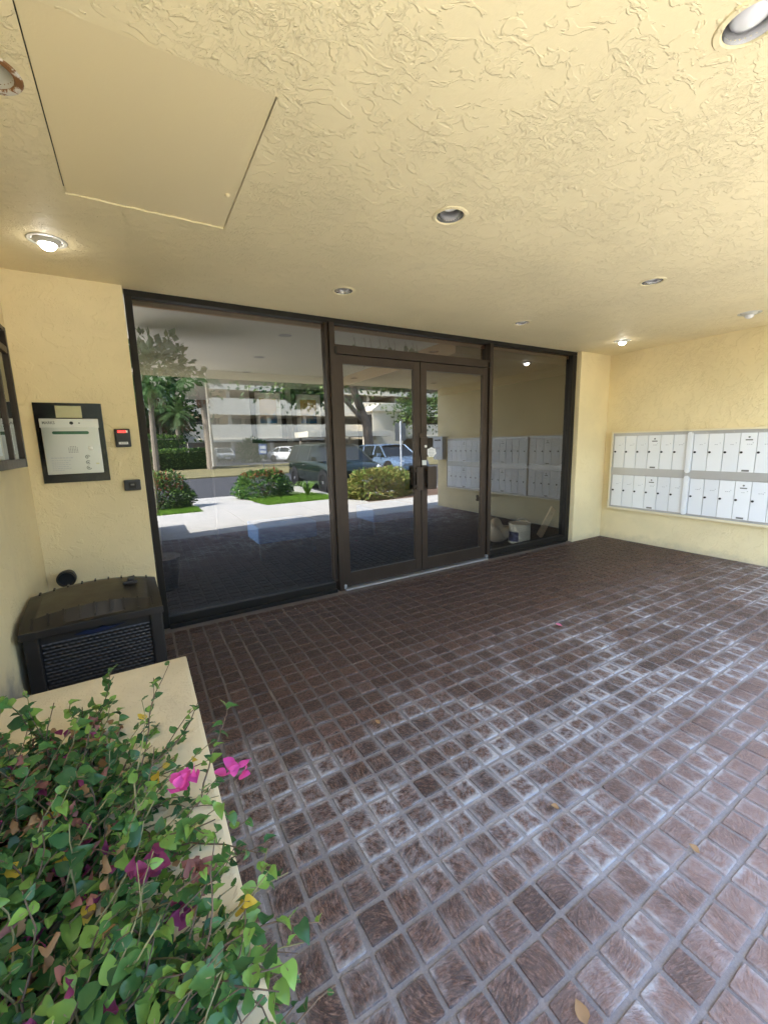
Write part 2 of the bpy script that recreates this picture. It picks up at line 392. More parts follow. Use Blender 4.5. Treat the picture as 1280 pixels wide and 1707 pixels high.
# ------------------------------------------------------------------ ground
kind(MB().quad((-150, -200, -.32), (150, -200, -.32), (150, 60, -.32), (-150, 60, -.32)).obj('ground', M['earth']), 'structure')
b = MB()
b.box(-9, 14, -3.9, -3.344, -.3, -.004)                 # strip along the tiles
for i in range(-6, 10):
    x0 = i*1.52
    b.box(x0+.006, x0+1.514, -6.02 if i < 3 else -5.02, -3.906, -.3, -.002 if i % 2 else -.003)
kind(b.obj('sidewalk', M['concrete'], bevel=.004), 'structure')
b = MB()
for j in range(3):
    y0, y1 = -6.03-j*1.33, -6.03-(j+1)*1.33+.012
    z0, z1 = -.006-.055*j, -.006-.055*(j+1)
    b.add([(1.12, y1, z1), (2.38, y1, z1), (2.45, y0, z0), (1.08, y0, z0), (1.12, y1, -.3), (2.38, y1, -.3), (2.45, y0, -.3), (1.08, y0, -.3)],
          [(0, 1, 2, 3), (7, 6, 5, 4), (0, 4, 5, 1), (1, 5, 6, 2), (2, 6, 7, 3), (3, 7, 4, 0)])
kind(b.obj('path', M['concrete']), 'structure')
b = MB(); b.quad((-60, -19.4, -.212), (60, -19.4, -.212), (60, -10.0, -.212), (-60, -10.0, -.212))
b.quad((4.55, -10.0, -.212), (60, -10.0, -.212), (60, -6.6, -.200), (4.55, -6.6, -.200))
kind(b.obj('road', M['asphalt']), 'structure')
kind(MB().quad((-60, -60, -.216), (60, -60, -.216), (60, -31, -.216), (-60, -31, -.216)).obj('parking_lot', M['asphalt']), 'structure')
kind(MB().box(-60, 60, -31, -19.4, -.31, -.16).obj('far_lawn', M['drylawn']), 'structure')
def slope(name, x0, x1, y0, y1, z0, z1, m):
    return kind(MB().quad((x0, y0, z0), (x1, y0, z0), (x1, y1, z1), (x0, y1, z1)).obj(name, m), 'structure')
slope('left_lawn', -12, 1.08, -10, -6.02, -.19, -.012, M['grassbase'])
slope('right_lawn', 2.45, 4.55, -10, -6.02, -.19, -.012, M['grassbase'])
kind(MB().quad((4.0, -6.6, -.03), (14, -6.6, -.03), (14, -5.02, -.012), (4.0, -5.02, -.012)).obj('planting_bed', M['mulch']), 'structure')
kind(MB().box(4.4, 4.55, -10, -6.62, -.3, -.02).box(4.55, 14, -6.76, -6.6, -.3, -.02).obj('kerb', M['kerb']), 'structure')
def blades(name, region, n, h, m):
    b = MB()
    for _ in range(n):
        x = random.uniform(region[0], region[1]); y = random.uniform(region[2], region[3])
        z = -.012+(y+6.02)/(-3.98)*(-.178) if y < -6.02 else -.012
        a = random.uniform(0, PI); hh = h*random.uniform(.5, 1.2); l = random.uniform(-.03, .03); wd = .012
        dx, dy = math.cos(a)*wd, math.sin(a)*wd
        b.add([(x-dx, y-dy, z), (x+dx, y+dy, z), (x+l, y+l*.6, z+hh)], [(0, 1, 2)])
    return kind(b.obj(name, m, fix=False), 'stuff')
blades('grass', (-2.5, 1.06, -7.0, -6.03), 5000, .07, M['grassblade'])
blades('grass', (2.46, 4.5, -8.3, -6.03), 6000, .07, M['grassblade'])

# ------------------------------------------------------------------ porch floor
floor = MB().quad((XL-.1, -3.345, -.0035), (XR+.1, -3.345, -.0035), (XR+.1, .1, -.0035), (XL-.1, .1, -.0035)).obj('floor', M['grout'])
kind(floor, 'structure')
def brick_geo(cx, cy, z=0):
    j = lambda: random.uniform(-.0016, .0016)
    hw, hd = PX*.5-.0076+random.uniform(-.0014, .0014), PY*.5-.0078+random.uniform(-.0014, .0014)
    c = .0032
    o = [(-hw+j(), -hd+c), (-hw+c, -hd+j()), (hw-c, -hd+j()), (hw+j(), -hd+c), (hw+j(), hd-c), (hw-c, hd+j()), (-hw+c, hd+j()), (-hw+j(), hd-c)]
    t = .0030+random.uniform(-.0008, .0008)
    vs = [(cx+a, cy+q, -.0045) for a, q in o]+[(cx+a*.985, cy+q*.985, t*.75) for a, q in o]+[(cx+a*.955, cy+q*.955, t) for a, q in o]
    fs = [(i, (i+1) % 8, (i+1) % 8+8, i+8) for i in range(8)]+[(i+8, (i+1) % 8+8, (i+1) % 8+16, i+16) for i in range(8)]+[tuple(range(16, 24))]
    return vs, fs
cells = []
i0, i1 = int((XL-X0)/PX)-1, int((XR-X0)/PX)+1
for i in range(i0, i1):
    for j in range(0, 60):
        x = X0+(i+.5)*PX; y = Y0+(j-3.5)*PY
        if y > -.09 or y < -3.33 or x > XR-.03 or x < XL+.04: continue
        if -.63 < x < -.02 and y < -1.66: continue          # under the planter
        d = Vector((x, y, 0))-Vector(CAM); z = d.dot(fw)
        px = 640+688.8*d.dot(rt)/z if z > .1 else -9; py = 853-688.8*d.dot(up)/z if z > .1 else -9
        size = abs(-d.z)/max(d.length, .1)**3 if (z > .1 and -20 < px < 1300 and -20 < py < 1730) else 0
        cells.append((size, x, y))
cells.sort(reverse=True)
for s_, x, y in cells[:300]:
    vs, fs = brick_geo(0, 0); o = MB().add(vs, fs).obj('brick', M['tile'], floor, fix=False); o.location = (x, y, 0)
b = MB()
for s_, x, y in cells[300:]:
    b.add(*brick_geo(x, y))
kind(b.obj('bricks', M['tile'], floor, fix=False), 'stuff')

# ------------------------------------------------------------------ walls
def stained():
    m = stucco('stained_stucco', YEL, .9, .45, .008, .6, .08); t_ = m.node_tree; bs = t_.nodes['Principled BSDF']
    k = NT.__new__(NT); k.m = m; k.t = t_; k.b = bs; k.out = t_.nodes['Material Output']
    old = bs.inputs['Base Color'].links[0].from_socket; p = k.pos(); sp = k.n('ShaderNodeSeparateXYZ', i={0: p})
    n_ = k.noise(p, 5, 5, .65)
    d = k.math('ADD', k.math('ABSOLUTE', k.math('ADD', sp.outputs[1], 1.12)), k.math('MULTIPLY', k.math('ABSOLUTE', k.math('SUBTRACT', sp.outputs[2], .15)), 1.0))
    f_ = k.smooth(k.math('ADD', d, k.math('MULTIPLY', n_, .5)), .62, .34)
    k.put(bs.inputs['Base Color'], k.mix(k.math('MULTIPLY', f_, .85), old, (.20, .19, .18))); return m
M['stained'] = stained()
def wallbox(name, label, x0, x1, y0, y1, z0, z1, m=None):
    return T(MB().box(x0, x1, y0, y1, z0, z1).obj(name, m or M['wall'], bevel=.008), label, 'wall')
wallbox('stucco_wall', 'yellow stucco side wall carrying the glazed notice case, behind the planter', XL-.2, XL, YE, YW, -.3, 2.45, M['stained'])
wallbox('stucco_wall', 'narrow yellow stucco wall with the intercom and card reader, left of the glass front', XL-.2, -.012, YW, .12, -.3, 2.45)
wallbox('stucco_pier', 'slim blank yellow pier between the right window and the mailbox wall', 4.815, XR, YW, .12, -.3, 2.45)
wallbox('stucco_wall', 'long yellow stucco wall with the bank of white mailboxes', XR, XR+.2, -3.56, .12, -.3, 2.45)

# ------------------------------------------------------------------ ceiling with real can openings and an access panel
cans = []
for x in (1.35, 3.14, 4.75):
    for y in (-.61, -1.72, -2.82): cans.append((x, y))
cans += [(-.32, -.58), (-.298, -1.70)]
cans = [(1.317 if (x, y) == (1.35, -.61) else 3.115 if (x, y) == (3.14, -.61) else 4.722 if (x, y) == (4.75, -.61) else x, y) for x, y in cans]
cans = [(1.446 if (x, y) == (1.35, -2.82) else x, y) for x, y in cans]
CR = .072
HX0, HX1, HY0, HY1 = -.185, .44, -2.0, -1.11
xs = sorted(set([XL-.2, XR+.2, HX0, HX1]+[round(c[0]+d, 4) for c in cans for d in (-.11, .11)]))
ys = sorted(set([YE, .12, HY0, HY1]+[round(c[1]+d, 4) for c in cans for d in (-.11, .11)]))
b = MB()
for i in range(len(xs)-1):
    for j in range(len(ys)-1):
        ax, bx, ay, by = xs[i], xs[i+1], ys[j], ys[j+1]
        mx, my = (ax+bx)/2, (ay+by)/2
        if HX0 < mx < HX1 and HY0 < my < HY1: continue
        can = next((c for c in cans if abs(c[0]-mx) < .11 and abs(c[1]-my) < .11), None)
        if can is None: b.quad((ax, ay, H), (ax, by, H), (bx, by, H), (bx, ay, H)); continue
        # part of the square that surrounds a can: clip the ring by this cell
        n = 48
        inside = lambda x, y: ax-1e-6 <= x <= bx+1e-6 and ay-1e-6 <= y <= by+1e-6
        for q in range(n):
            a0, a1 = 2*PI*q/n+PI/4, 2*PI*(q+1)/n+PI/4
            def sq(a):
                c_, s_ = math.cos(a), math.sin(a); m_ = max(abs(c_), abs(s_)); return can[0]+.11*c_/m_, can[1]+.11*s_/m_
            p0, p1 = sq(a0), sq(a1)
            if bx-ax > .2199 and by-ay > .2199:
                b.quad((can[0]+CR*math.cos(a0), can[1]+CR*math.sin(a0), H), (can[0]+CR*math.cos(a1), can[1]+CR*math.sin(a1), H), (*p1, H), (*p0, H))
holes_ok = True
done = set()
for can in cans:                                   # squares that other grid lines cut through: fill them whole here
    key = can
    pieces = [(xs[i], xs[i+1]) for i in range(len(xs)-1) if abs((xs[i]+xs[i+1])/2-can[0]) < .11]
    pj = [(ys[j], ys[j+1]) for j in range(len(ys)-1) if abs((ys[j]+ys[j+1])/2-can[1]) < .11]
    if len(pieces) == 1 and len(pj) == 1 and pieces[0][1]-pieces[0][0] > .2199 and pj[0][1]-pj[0][0] > .2199: continue
    n = 48
    for q in range(n):
        a0, a1 = 2*PI*q/n+PI/4, 2*PI*(q+1)/n+PI/4
        def sq(a):
            c_, s_ = math.cos(a), math.sin(a); m_ = max(abs(c_), abs(s_)); return can[0]+.11*c_/m_, can[1]+.11*s_/m_
        p0, p1 = sq(a0), sq(a1)
        b.quad((can[0]+CR*math.cos(a0), can[1]+CR*math.sin(a0), H), (can[0]+CR*math.cos(a1), can[1]+CR*math.sin(a1), H), (*p1, H), (*p0, H))
b.box(XL-.2, XR+.2, YE, .12, H+.22, H+.34)                # roof slab above the plenum
b.box(XL-.2, XR+.2, YE-.06, YE, H-.0, H+.45)             # fascia
b.box(XL-.2, XL-.14, YE, .12, H+.001, H+.22); b.box(XR+.14, XR+.2, YE, .12, H+.001, H+.22)
kind(b.obj('ceiling', M['ceil'], fix=False), 'structure')
hat = thing('access_panel', 'large smooth painted access panel let into the rough ceiling', 'access panel', (0, 0, H))
MB().box(HX0+.0025, HX1-.0012, HY0+.004, HY1-.004, .004, .016).obj('panel', M['hatch'], hat, bevel=.002)
MB().box(HX0-.01, HX1+.01, HY0-.01, HY1+.01, .030, .04).obj('backing', M['gap'], hat)
MB().lathe([(.011, .004), (.011, -.001), (.006, -.005)], (.404, -1.40, 0), n=14).obj('screw_cap', M['hatch'], hat, smooth=True)
b = MB()                                       # thin lips of paint and filler round the opening
for k_ in range(26):
    t0 = k_/26; jj = random.uniform(-.002, .003)
    b.box(HX0+t0*.62, HX0+t0*.62+.025, HY1-.002+jj, HY1+.009+jj, -.0035, .004)
b.obj('paint_lip', M['ceil'], hat)

def can_light(x, y, label, lit=False, trim='paint', drop=.035, eye=False, bulb_off=(0, 0)):
    t = thing('downlight', label, 'light', (x, y, H), 0, 'recessed downlights in the porch ceiling')
    mt = {'paint': M['ceil'], 'grey': M['trimgrey'], 'rust': M['rust']}[trim]
    MB().lathe([(CR-.010, .012), (CR-.008, -.001), (CR-.004, -.005), (CR+.010, -.004), (CR+.014, .001)], n=36, cap0=False, cap1=False).obj('trim_ring', mt, t, smooth=True)
    MB().lathe([(CR-.009, .0), (CR-.013, .05), (CR-.028, .12), (.012, .16)], n=32, cap0=False).obj('reflector', M['trimgrey'] if trim == 'rust' else M['chrome'], t, smooth=True)
    if eye:
        MB().lathe([(.060, .010), (.060, -.002), (.050, -.014), (.040, -.020), (.037, -.012)], n=28, cap0=False, cap1=False).obj('eyeball', M['trimgrey'], t, smooth=True)
        bm = MB().lathe([(.020, .05), (.034, .0), (.035, -.018), (.030, -.034), (.018, -.043), (.004, -.046)], n=24)
    else:
        bm = MB().lathe([(.018, .13), (.022, .10), (.044, .062), (.046, drop+.014), (.040, drop+.003), (.022, drop-.005), (.004, drop-.007)], (bulb_off[0], bulb_off[1], 0), n=24)
    bm.obj('bulb', M['lit'] if lit else M['bulb'], t, smooth='all')
    return t
names = {
 (1.317, -.61): ('recessed ceiling light nearest above the mullion between big window and doors', {}),
 (1.35, -1.72): ('open ceiling can light in the middle of the ceiling, right of the access panel', {}),
 (1.446, -2.82): ('large cream trimmed can light cut off by the upper right picture corner', dict(bulb_off=(.012, .012), drop=.02)),
 (3.115, -.61): ('ceiling light above the right hand door, close to the frame head', dict(drop=.012)),
 (3.14, -1.72): ('open ceiling can between the middle can and the mailbox wall', dict(drop=.02)),
 (3.14, -2.82): ('ceiling can near the canopy edge, seen only mirrored in the left door', {}),
 (4.722, -.61): ('lit ceiling spot in front of the slim pier by the mailbox wall', dict(lit=True, trim='grey', eye=True)),
 (4.75, -1.72): ('grey eyeball ceiling spot, unlit, above the mailboxes', dict(trim='grey', eye=True)),
 (4.75, -2.82): ('ceiling can near the canopy edge by the mailbox wall', {}),
 (-.32, -.58): ('lit ceiling spot above the intercom, left of the access panel', dict(lit=True, trim='grey', eye=True)),
 (-.298, -1.70): ('unlit ceiling can with a rusty flaking trim ring at the left picture edge', dict(trim='rust')),
}
for c_ in cans:
    lb, kw = names[c_]; can_light(c_[0], c_[1], lb, **kw)

# ------------------------------------------------------------------ storefront
sf = thing('storefront', 'bronze framed glass front with double doors and tinted panes', 'glass front', (0, 0, 0))
W = 4.80
D0, D1 = 1.456, 3.356
f = M['bronze']; dk = M['dark']
box('head_frame', dk, -.006, 4.812, 0.0, .10, 2.372, 2.43, sf, .003)
box('jamb', dk, -.006, .038, .001, .10, .0, 2.371, sf, .003)
box('jamb', dk, 4.735, 4.812, .001, .10, .0, 2.371, sf, .003)
MB().box(D0, D0+.048, -.022, .10, .0, 2.371).box(D0-.028, D0, .010, .10, .10, 2.371).obj('mullion', f, sf, bevel=.003)
MB().box(D1-.048, D1, -.022, .10, .0, 2.371).obj('mullion', f, sf, bevel=.003)
box('transom_bar', f, D0+.0485, D1-.0485, -.012, .095, 2.125, 2.20, sf, .003)
MB().box(.038, D0-.029, .002, .09, .0, .085).box(.038, D0-.029, -.028, .0, .0, .032).obj('sill', dk, sf, bevel=.003)
MB().box(D1+.001, 4.734, .002, .09, .0, .085).box(D1+.001, 4.734, -.028, .0, .0, .032).obj('sill', dk, sf, bevel=.003)
box('threshold', M['alu'], D0+.05, D1-.05, -.045, .09, .0, .016, sf, .003)
box('glass_pane', M['glass'], .036, D0-.027, .050, .058, .083, 2.374, sf)
box('glass_pane', M['glass'], D1-.002, 4.737, .050, .058, .083, 2.374, sf)
box('glass_pane', M['glass'], D0+.047, D1-.047, .050, .058, 2.198, 2.374, sf)
box('wood_trim', M['wood'], 0.03, 4.74, .064, .098, 2.335, 2.3715, sf, .002)
MID = 2.405
for sgn, x0, x1 in ((-1, D0+.052, MID-.004), (1, MID+.004, D1-.052)):
    d = bpy.data.objects.new('door', None); COL.objects.link(d); d.parent = sf; d.location = (0, 0, 0)
    st = .072
    b = MB().box(x0, x0+st, .0, .045, .022, 2.12).box(x1-st, x1, .0, .045, .022, 2.12)
    b.box(x0+st, x1-st, .001, .044, 2.046, 2.119).box(x0+st, x1-st, .001, .044, .023, .155)
    b.obj('door_frame', f, d, bevel=.003)
    MB().box(x0+st-.004, x1-st+.004, .019, .025, .15, 2.05).obj('door_glass', M['glass'], d)
    # broad plate pull outside and push plate inside
    if sgn < 0:
        MB().box(x1-.078, x1-.002, -.052, -.040, .88, 1.11).box(x1-.070, x1-.052, -.04, .0, .90, .93).box(x1-.070, x1-.052, -.04, .0, 1.06, 1.09).obj('pull_handle', f, d, bevel=.003)
        MB().box(x1-.155, x1-.078, .062, .074, .88, 1.12).box(x1-.09, x1-.074, .045, .062, .9, .93).obj('push_plate', M['dark'], d, bevel=.003)
    else:
        MB().box(x0+.042, x0+.152, -.052, -.040, .88, 1.11).box(x0+.05, x0+.066, -.04, .0, .90, .93).box(x0+.05, x0+.066, -.04, .0, 1.06, 1.09).obj('pull_handle', f, d, bevel=.003)
        MB().box(x0-.018, x0+.062, -.020, -.002, 1.215, 1.40).box(x0-.03, x0+.05, -.006, -.001, 1.40, 1.445).obj('lock_case', f, d, bevel=.003)
        MB().lathe([(.0135, -.021), (.0135, -.030), (.011, -.033)], (x0+.036, 0, 1.312), 'y', 18).obj('lock_cylinder', M['white'], d, smooth=True)
        MB().box(x0+.008, x0+.06, -.004, -.001, 1.125, 1.175).obj('label_plate', M['paper'], d)
    MB().box((x0 if sgn < 0 else x1)-.012, (x0 if sgn < 0 else x1)+.012, -.03, -.001, 2.128, 2.178).obj('pivot_hinge', M['dark'], d, bevel=.003)
    MB().box((x0 if sgn < 0 else x1)-.012, (x0 if sgn < 0 else x1)+.012, -.03, -.001, .02, .055).obj('pivot_hinge', M['alu'], d, bevel=.003)
st_ = thing('sticker', 'small white star shaped sticker on the right door glass beside the lock', 'sticker', (2.548, .016, 1.25))
pts = []
for i in range(14):
    a = 2*PI*i/14+.2; r_ = .062 if i % 2 else .052; pts.append((r_*math.cos(a)*1.05, r_*math.sin(a)*.85))
MB().prism(pts, 0, .0025, 'y').obj('backing', M['signwhite'], st_)
b = MB()
for i in range(5):
    ww = .075-abs(i-2)*.012; b.box(-ww/2, ww/2, -.001, -.0003, -.034+i*.015, -.028+i*.015)
b.obj('print', M['print2'], st_)

# ------------------------------------------------------------------ lobby behind the glass
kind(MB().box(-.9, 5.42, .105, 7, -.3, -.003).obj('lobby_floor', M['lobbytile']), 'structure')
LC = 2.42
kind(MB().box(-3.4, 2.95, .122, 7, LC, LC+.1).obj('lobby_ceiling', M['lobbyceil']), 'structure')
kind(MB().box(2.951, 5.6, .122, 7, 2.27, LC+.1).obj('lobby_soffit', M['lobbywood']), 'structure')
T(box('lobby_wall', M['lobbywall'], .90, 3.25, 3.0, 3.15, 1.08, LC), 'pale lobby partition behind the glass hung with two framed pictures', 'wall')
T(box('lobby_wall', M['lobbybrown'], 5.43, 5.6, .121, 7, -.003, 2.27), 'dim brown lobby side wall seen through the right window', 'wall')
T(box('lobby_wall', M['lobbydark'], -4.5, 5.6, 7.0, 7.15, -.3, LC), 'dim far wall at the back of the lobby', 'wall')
kind(MB().box(-12, -.901, .105, 9, -.3, -.008).obj('bounce_floor', M['concrete']), 'structure')  # unseen pale floor, added to bounce sunlight into the lobby
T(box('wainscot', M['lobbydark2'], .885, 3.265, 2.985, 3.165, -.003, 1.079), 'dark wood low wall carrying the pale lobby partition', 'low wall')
def picture(x0, x1, z0, z1, label):
    t = thing('framed_picture', label, 'picture', ((x0+x1)/2, 3.0, (z0+z1)/2), 0, 'framed pictures in the lobby')
    hw, hh = (x1-x0)/2, (z1-z0)/2; fr = .072
    MB().box(-hw, -hw+fr, -.035, -.002, -hh, hh).box(hw-fr, hw, -.035, -.002, -hh, hh).box(-hw+fr, hw-fr, -.034, -.003, hh-fr, hh).box(-hw+fr, hw-fr, -.034, -.003, -hh, -hh+fr).obj('frame', M['frameblack'], t, bevel=.003)
    MB().box(-hw+fr, hw-fr, -.014, -.004, -hh+fr, hh-fr).obj('mat', M['mat'], t)
    MB().box(-hw*.48, hw*.48, -.018, -.0145, -hh*.28, hh*.62).obj('artwork', M['art'], t)
    return t
picture(1.47, 2.0, 1.40, 2.21, 'framed blue and orange print on the lobby partition, nearer the left window edge')
picture(2.10, 2.65, 1.40, 2.21, 'framed teal and ochre print on the lobby partition, nearer the doors')
def bench(x, y, rz, label):
    t = thing('bench', label, 'bench', (x, y, -.003), rz, 'blue seats in the lobby')
    MB().box(-.37, .37, -.28, .28, .20, .41).obj('seat', M['blue'], t, bevel=.03)
    for sx in (-.33, .33):
        for sy in (-.24, .24): MB().box(sx-.02, sx+.02, sy-.02, sy+.02, 0, .20).obj('leg', M['legblack'], t)
bench(1.46, 1.75, 0, 'blue upholstered seat in the lobby behind the big left window')
bench(3.22, 2.1, 0, 'blue upholstered seat in the lobby behind the left door')
t = thing('paint_can', 'white paint can with a blue label on the lobby floor behind the right window', 'paint can', (4.25, .34, -.003))
MB().lathe([(.135, 0), (.140, .005), (.140, .245), (.144, .25), (.144, .262)], n=28, cap1=False).obj('body', M['canwhite'], t, smooth=True)
MB().lathe([(.130, .250), (.128, .262), (.10, .258)], n=28).obj('lid', M['canwhite'], t, smooth=True)
b = MB(); n = 14; vs = []; fs = []
for i in range(n+1):
    a = PI*.86+i*.55/n*2; vs += [(.1415*math.cos(a), .1415*math.sin(a), .03), (.1415*math.cos(a), .1415*math.sin(a), .16)]
fs = [(2*i, 2*i+2, 2*i+3, 2*i+1) for i in range(n)]
b.add(vs, fs).obj('label_wrap', M['canblue'], t)
MB().tube([(.15*math.cos(a), -.02, .2+.13*math.sin(a)) for a in [PI*i/10 for i in range(11)]], .003, 5).obj('handle', M['steel'], t)
def lump(name, label, cat, loc, sx, sy, sz, m, seed):
    rr = random.Random(seed); bm = bmesh.new(); bmesh.ops.create_icosphere(bm, subdivisions=4, radius=1)
    ph = [Vector((rr.uniform(-1, 1), rr.uniform(-1, 1), rr.uniform(-1, 1))).normalized() for _ in range(22)]
    for v in bm.verts:
        d = 1+sum(.10*math.sin(5*v.co.dot(p_)+i) for i, p_ in enumerate(ph))/2.2
        v.co = Vector((v.co.x*sx*d, v.co.y*sy*d, max(0, (v.co.z*.5+.5)*sz*d)))
    me = bpy.data.meshes.new(name); bm.to_mesh(me); bm.free(); me.materials.append(m)
    o = bpy.data.objects.new(name, me); COL.objects.link(o); o.location = loc
    me.polygons.foreach_set('use_smooth', [True]*len(me.polygons)); return T(o, label, cat)
lump('crumpled_bag', 'crumpled tan bag lying beside the paint can in the lobby', 'bag', (4.03, .52, -.003), .21, .15, .27, M['bag'], 3)
t = thing('wooden_board', 'short pale wooden board leaning behind the right window', 'board', (0, 0, 0))
q = Matrix.Translation((4.575, .30, .0)) @ Matrix.Rotation(R(38), 4, 'Y')
MB().box(-.055, .055, -.012, .012, .045, .50, lambda v: q @ v).obj('plank', M['board'], t, bevel=.002)
MB().box(-.012, .012, -.015, -.0125, .40, .42, lambda v: q @ v).obj('knot', M['wood'], t)

# leaves used by many plants
def leaf_geo(L, Wd, fold=.25, curl=.15, n=5):
    vs = []; fs = []
    for i in range(n):
        t_ = i/(n-1); wv = Wd*(math.sin(PI*t_**.75))**.8*(1-.15*t_) if 0 < t_ < 1 else 0.0005
        z = -curl*L*t_*t_
        vs += [(-wv, t_*L, z+abs(wv)*fold), (0, t_*L, z), (wv, t_*L, z+abs(wv)*fold)]
    for i in range(n-1):
        a = i*3; fs += [(a, a+1, a+4, a+3), (a+1, a+2, a+5, a+4)]
    return vs, fs
def frame_from(d, twist):
    d = Vector(d).normalized(); ref = Vector((0, 0, 1)) if abs(d.z) < .95 else Vector((1, 0, 0))
    x = d.cross(ref).normalized(); z = x.cross(d)
    return Matrix((x, d, z)).transposed() @ Matrix.Rotation(twist, 3, 'Y')
def scatter(name, m, n, place, size, parent=None, mats=None, pick=None, quadleaf=True):
    """many leaf-sized faces through a volume; place() gives position and outward direction"""
    b = MB()
    for _ in range(n):
        p_, d = place(); s_ = size*random.uniform(.6, 1.25)
        Rm = frame_from(Vector(d)+Vector((random.gauss(0, .5), random.gauss(0, .5), random.gauss(0, .5))), random.uniform(-1.2, 1.2))
        if pick: b.cur = pick(p_)
        vs = [(0, 0, 0), (-.32*s_, .45*s_, .06*s_), (0, s_, -.08*s_), (.32*s_, .45*s_, .06*s_)]
        b.add([Vector(p_)+Rm @ Vector(v) for v in vs], [(0, 1, 2, 3)])
    return b.obj(name, mats or m, parent, fix=False)
def blob(c, r, jitter=.25, inner=.55):
    ph = [random.uniform(0, 6.28) for _ in range(6)]
    def f_():
        d = Vector((random.gauss(0, 1), random.gauss(0, 1), random.gauss(0, 1))).normalized()
        k_ = 1+jitter*(math.sin(3*d.x+ph[0])*math.sin(4*d.y+ph[1])+.5*math.sin(7*d.z+ph[2]+3*d.x))
        rr = random.uniform(inner, 1)**.6*k_
        return Vector((c[0]+d.x*r[0]*rr, c[1]+d.y*r[1]*rr, c[2]+d.z*r[2]*rr)), d
    return f_
# indoor plants
t = thing('indoor_fig', 'tall leafy indoor plant at the left end of the big window', 'plant', (0.05, 1.05, -.003))
MB().lathe([(.13, 0), (.17, .3), (.18, .32)], n=20).obj('pot', M['resin'], t, smooth=True)
MB().tube([(0, 0, .3), (.03, .02, 1.0), (-.02, .0, 1.7), (.05, .02, 2.1)], [.022, .018, .014, .01], 7).obj('trunk', M['bark'], t)
pf = blob((.08, -.05, 2.06), (.40, .34, .30), .35, .2)
scatter('foliage', M['leaf1'], 900, pf, .085, t)
t = thing('hanging_plant', 'trailing indoor plant hanging from the lobby ceiling behind the transom', 'plant', (2.35, .50, 2.42))
b = MB(); fb = MB()
for k_ in range(9):
    x = -.38+k_*.095+random.uniform(-.02, .02); l = random.choice((.10, .16, .20, .24)); y = random.uniform(-.05, .05)
    b.tube([(x, y, 0), (x+.02, y, -l*.5), (x+.01, y-.02, -l)], .002, 4)
    for q_ in range(7):
        z = -l*random.uniform(.3, 1); Rm = frame_from((random.uniform(-1, 1), random.uniform(-1, 1), -.8), random.uniform(-1, 1))
        vs, fs = leaf_geo(.07, .02); fb.add([Vector((x, y, z))+Rm @ Vector(v) for v in vs], fs)
b.obj('vine', M['stem'], t); fb.obj('foliage', M['leaf1'], t, fix=False)

# ------------------------------------------------------------------ intercom, readers
t = thing('intercom', 'stainless steel door entry phone on a black backplate left of the glass', 'intercom', (-.387, YW, 1.405))
MB().box(-.176, .176, -.012, -.001, -.25, .25).obj('backplate', M['blackgloss'], t, bevel=.002)
MB().box(-.146, .146, -.046, -.0125, -.195, .148).obj('body', M['steel'], t, bevel=.004)
MB().box(-.150, .150, -.050, -.0125, .096, .151).obj('header', M['steel2'], t, bevel=.003)
b = MB().box(-.085, .085, -.0485, -.0465, .055, .074)
b.lathe([(.0095, -.0485), (.0095, -.0465)], (-.085, 0, .0645), 'y', 16); b.lathe([(.0095, -.0486), (.0095, -.0466)], (.085, 0, .0645), 'y', 16)
b.obj('display', M['lcd'], t)
MB().box(-.066, .068, -.024, -.0125, .158, .232).obj('name_plate', M['brassplate'], t, bevel=.002)
MB().lathe([(.013, -.047), (.012, -.053), (.005, -.056)], (.092, 0, -.035), 'y', 18).obj('button', M['white'], t, smooth=True)
MB().lathe([(.010, -.0505), (.010, -.054)], (.01, 0, .124), 'y', 18).obj('camera_eye', M['black'], t, smooth=True)
MB().lathe([(.004, -.0505), (.004, -.0525)], (.05, 0, .124), 'y', 12).obj('sensor', M['black'], t, smooth=True)
b = MB()
for i in range(6):
    for j in range(5):
        if (i in (0, 5)) and j == 4: continue
        b.lathe([(.0028, -.0475), (.0028, -.0462)], (-.022+i*.0088, 0, -.058+j*.0088), 'y', 6)
b.obj('speaker_grille', M['print'], t)
def text(name, s, size, m, parent, loc, rot, ext=.0004, width=None, bold=False, align='CENTER'):
    cu = bpy.data.curves.new(name, 'FONT'); cu.body = s; cu.size = size; cu.extrude = ext; cu.align_x = align; cu.align_y = 'CENTER'
    if bold: cu.offset = size*.02
    o = bpy.data.objects.new(name, cu); dg = bpy.context.evaluated_depsgraph_get()
    COL.objects.link(o); dg.update(); me = bpy.data.meshes.new_from_object(o.evaluated_get(dg)); bpy.data.objects.remove(o)
    o = bpy.data.objects.new(name, me); COL.objects.link(o); me.materials.clear(); me.materials.append(m)
    o.parent = parent; o.location = loc; o.rotation_euler = rot
    if width:
        xs_ = [v.co.x for v in me.vertices]; k_ = width/max(1e-6, max(xs_)-min(xs_))
        for v in me.vertices: v.co.x *= k_
    return o
text('lettering', 'MARKS', .024, M['print'], t, (-.105, -.0508, .125), (PI/2, 0, 0), width=.062, bold=True)
b = MB()
for i, (w_, z) in enumerate(((.10, -.092), (.088, -.108), (.08, -.122), (.085, -.134), (.075, -.146), (.09, -.158), (.06, -.170))):
    x = -.118
    while x < -.118+w_:
        l = random.uniform(.005, .014); b.box(x, x+l, -.0468, -.0461, z-.0022-(.0012 if i == 0 else 0), z+.0022+(.0012 if i == 0 else 0)); x += l+.003
b.obj('instructions', M['print2'], t)
b = MB()
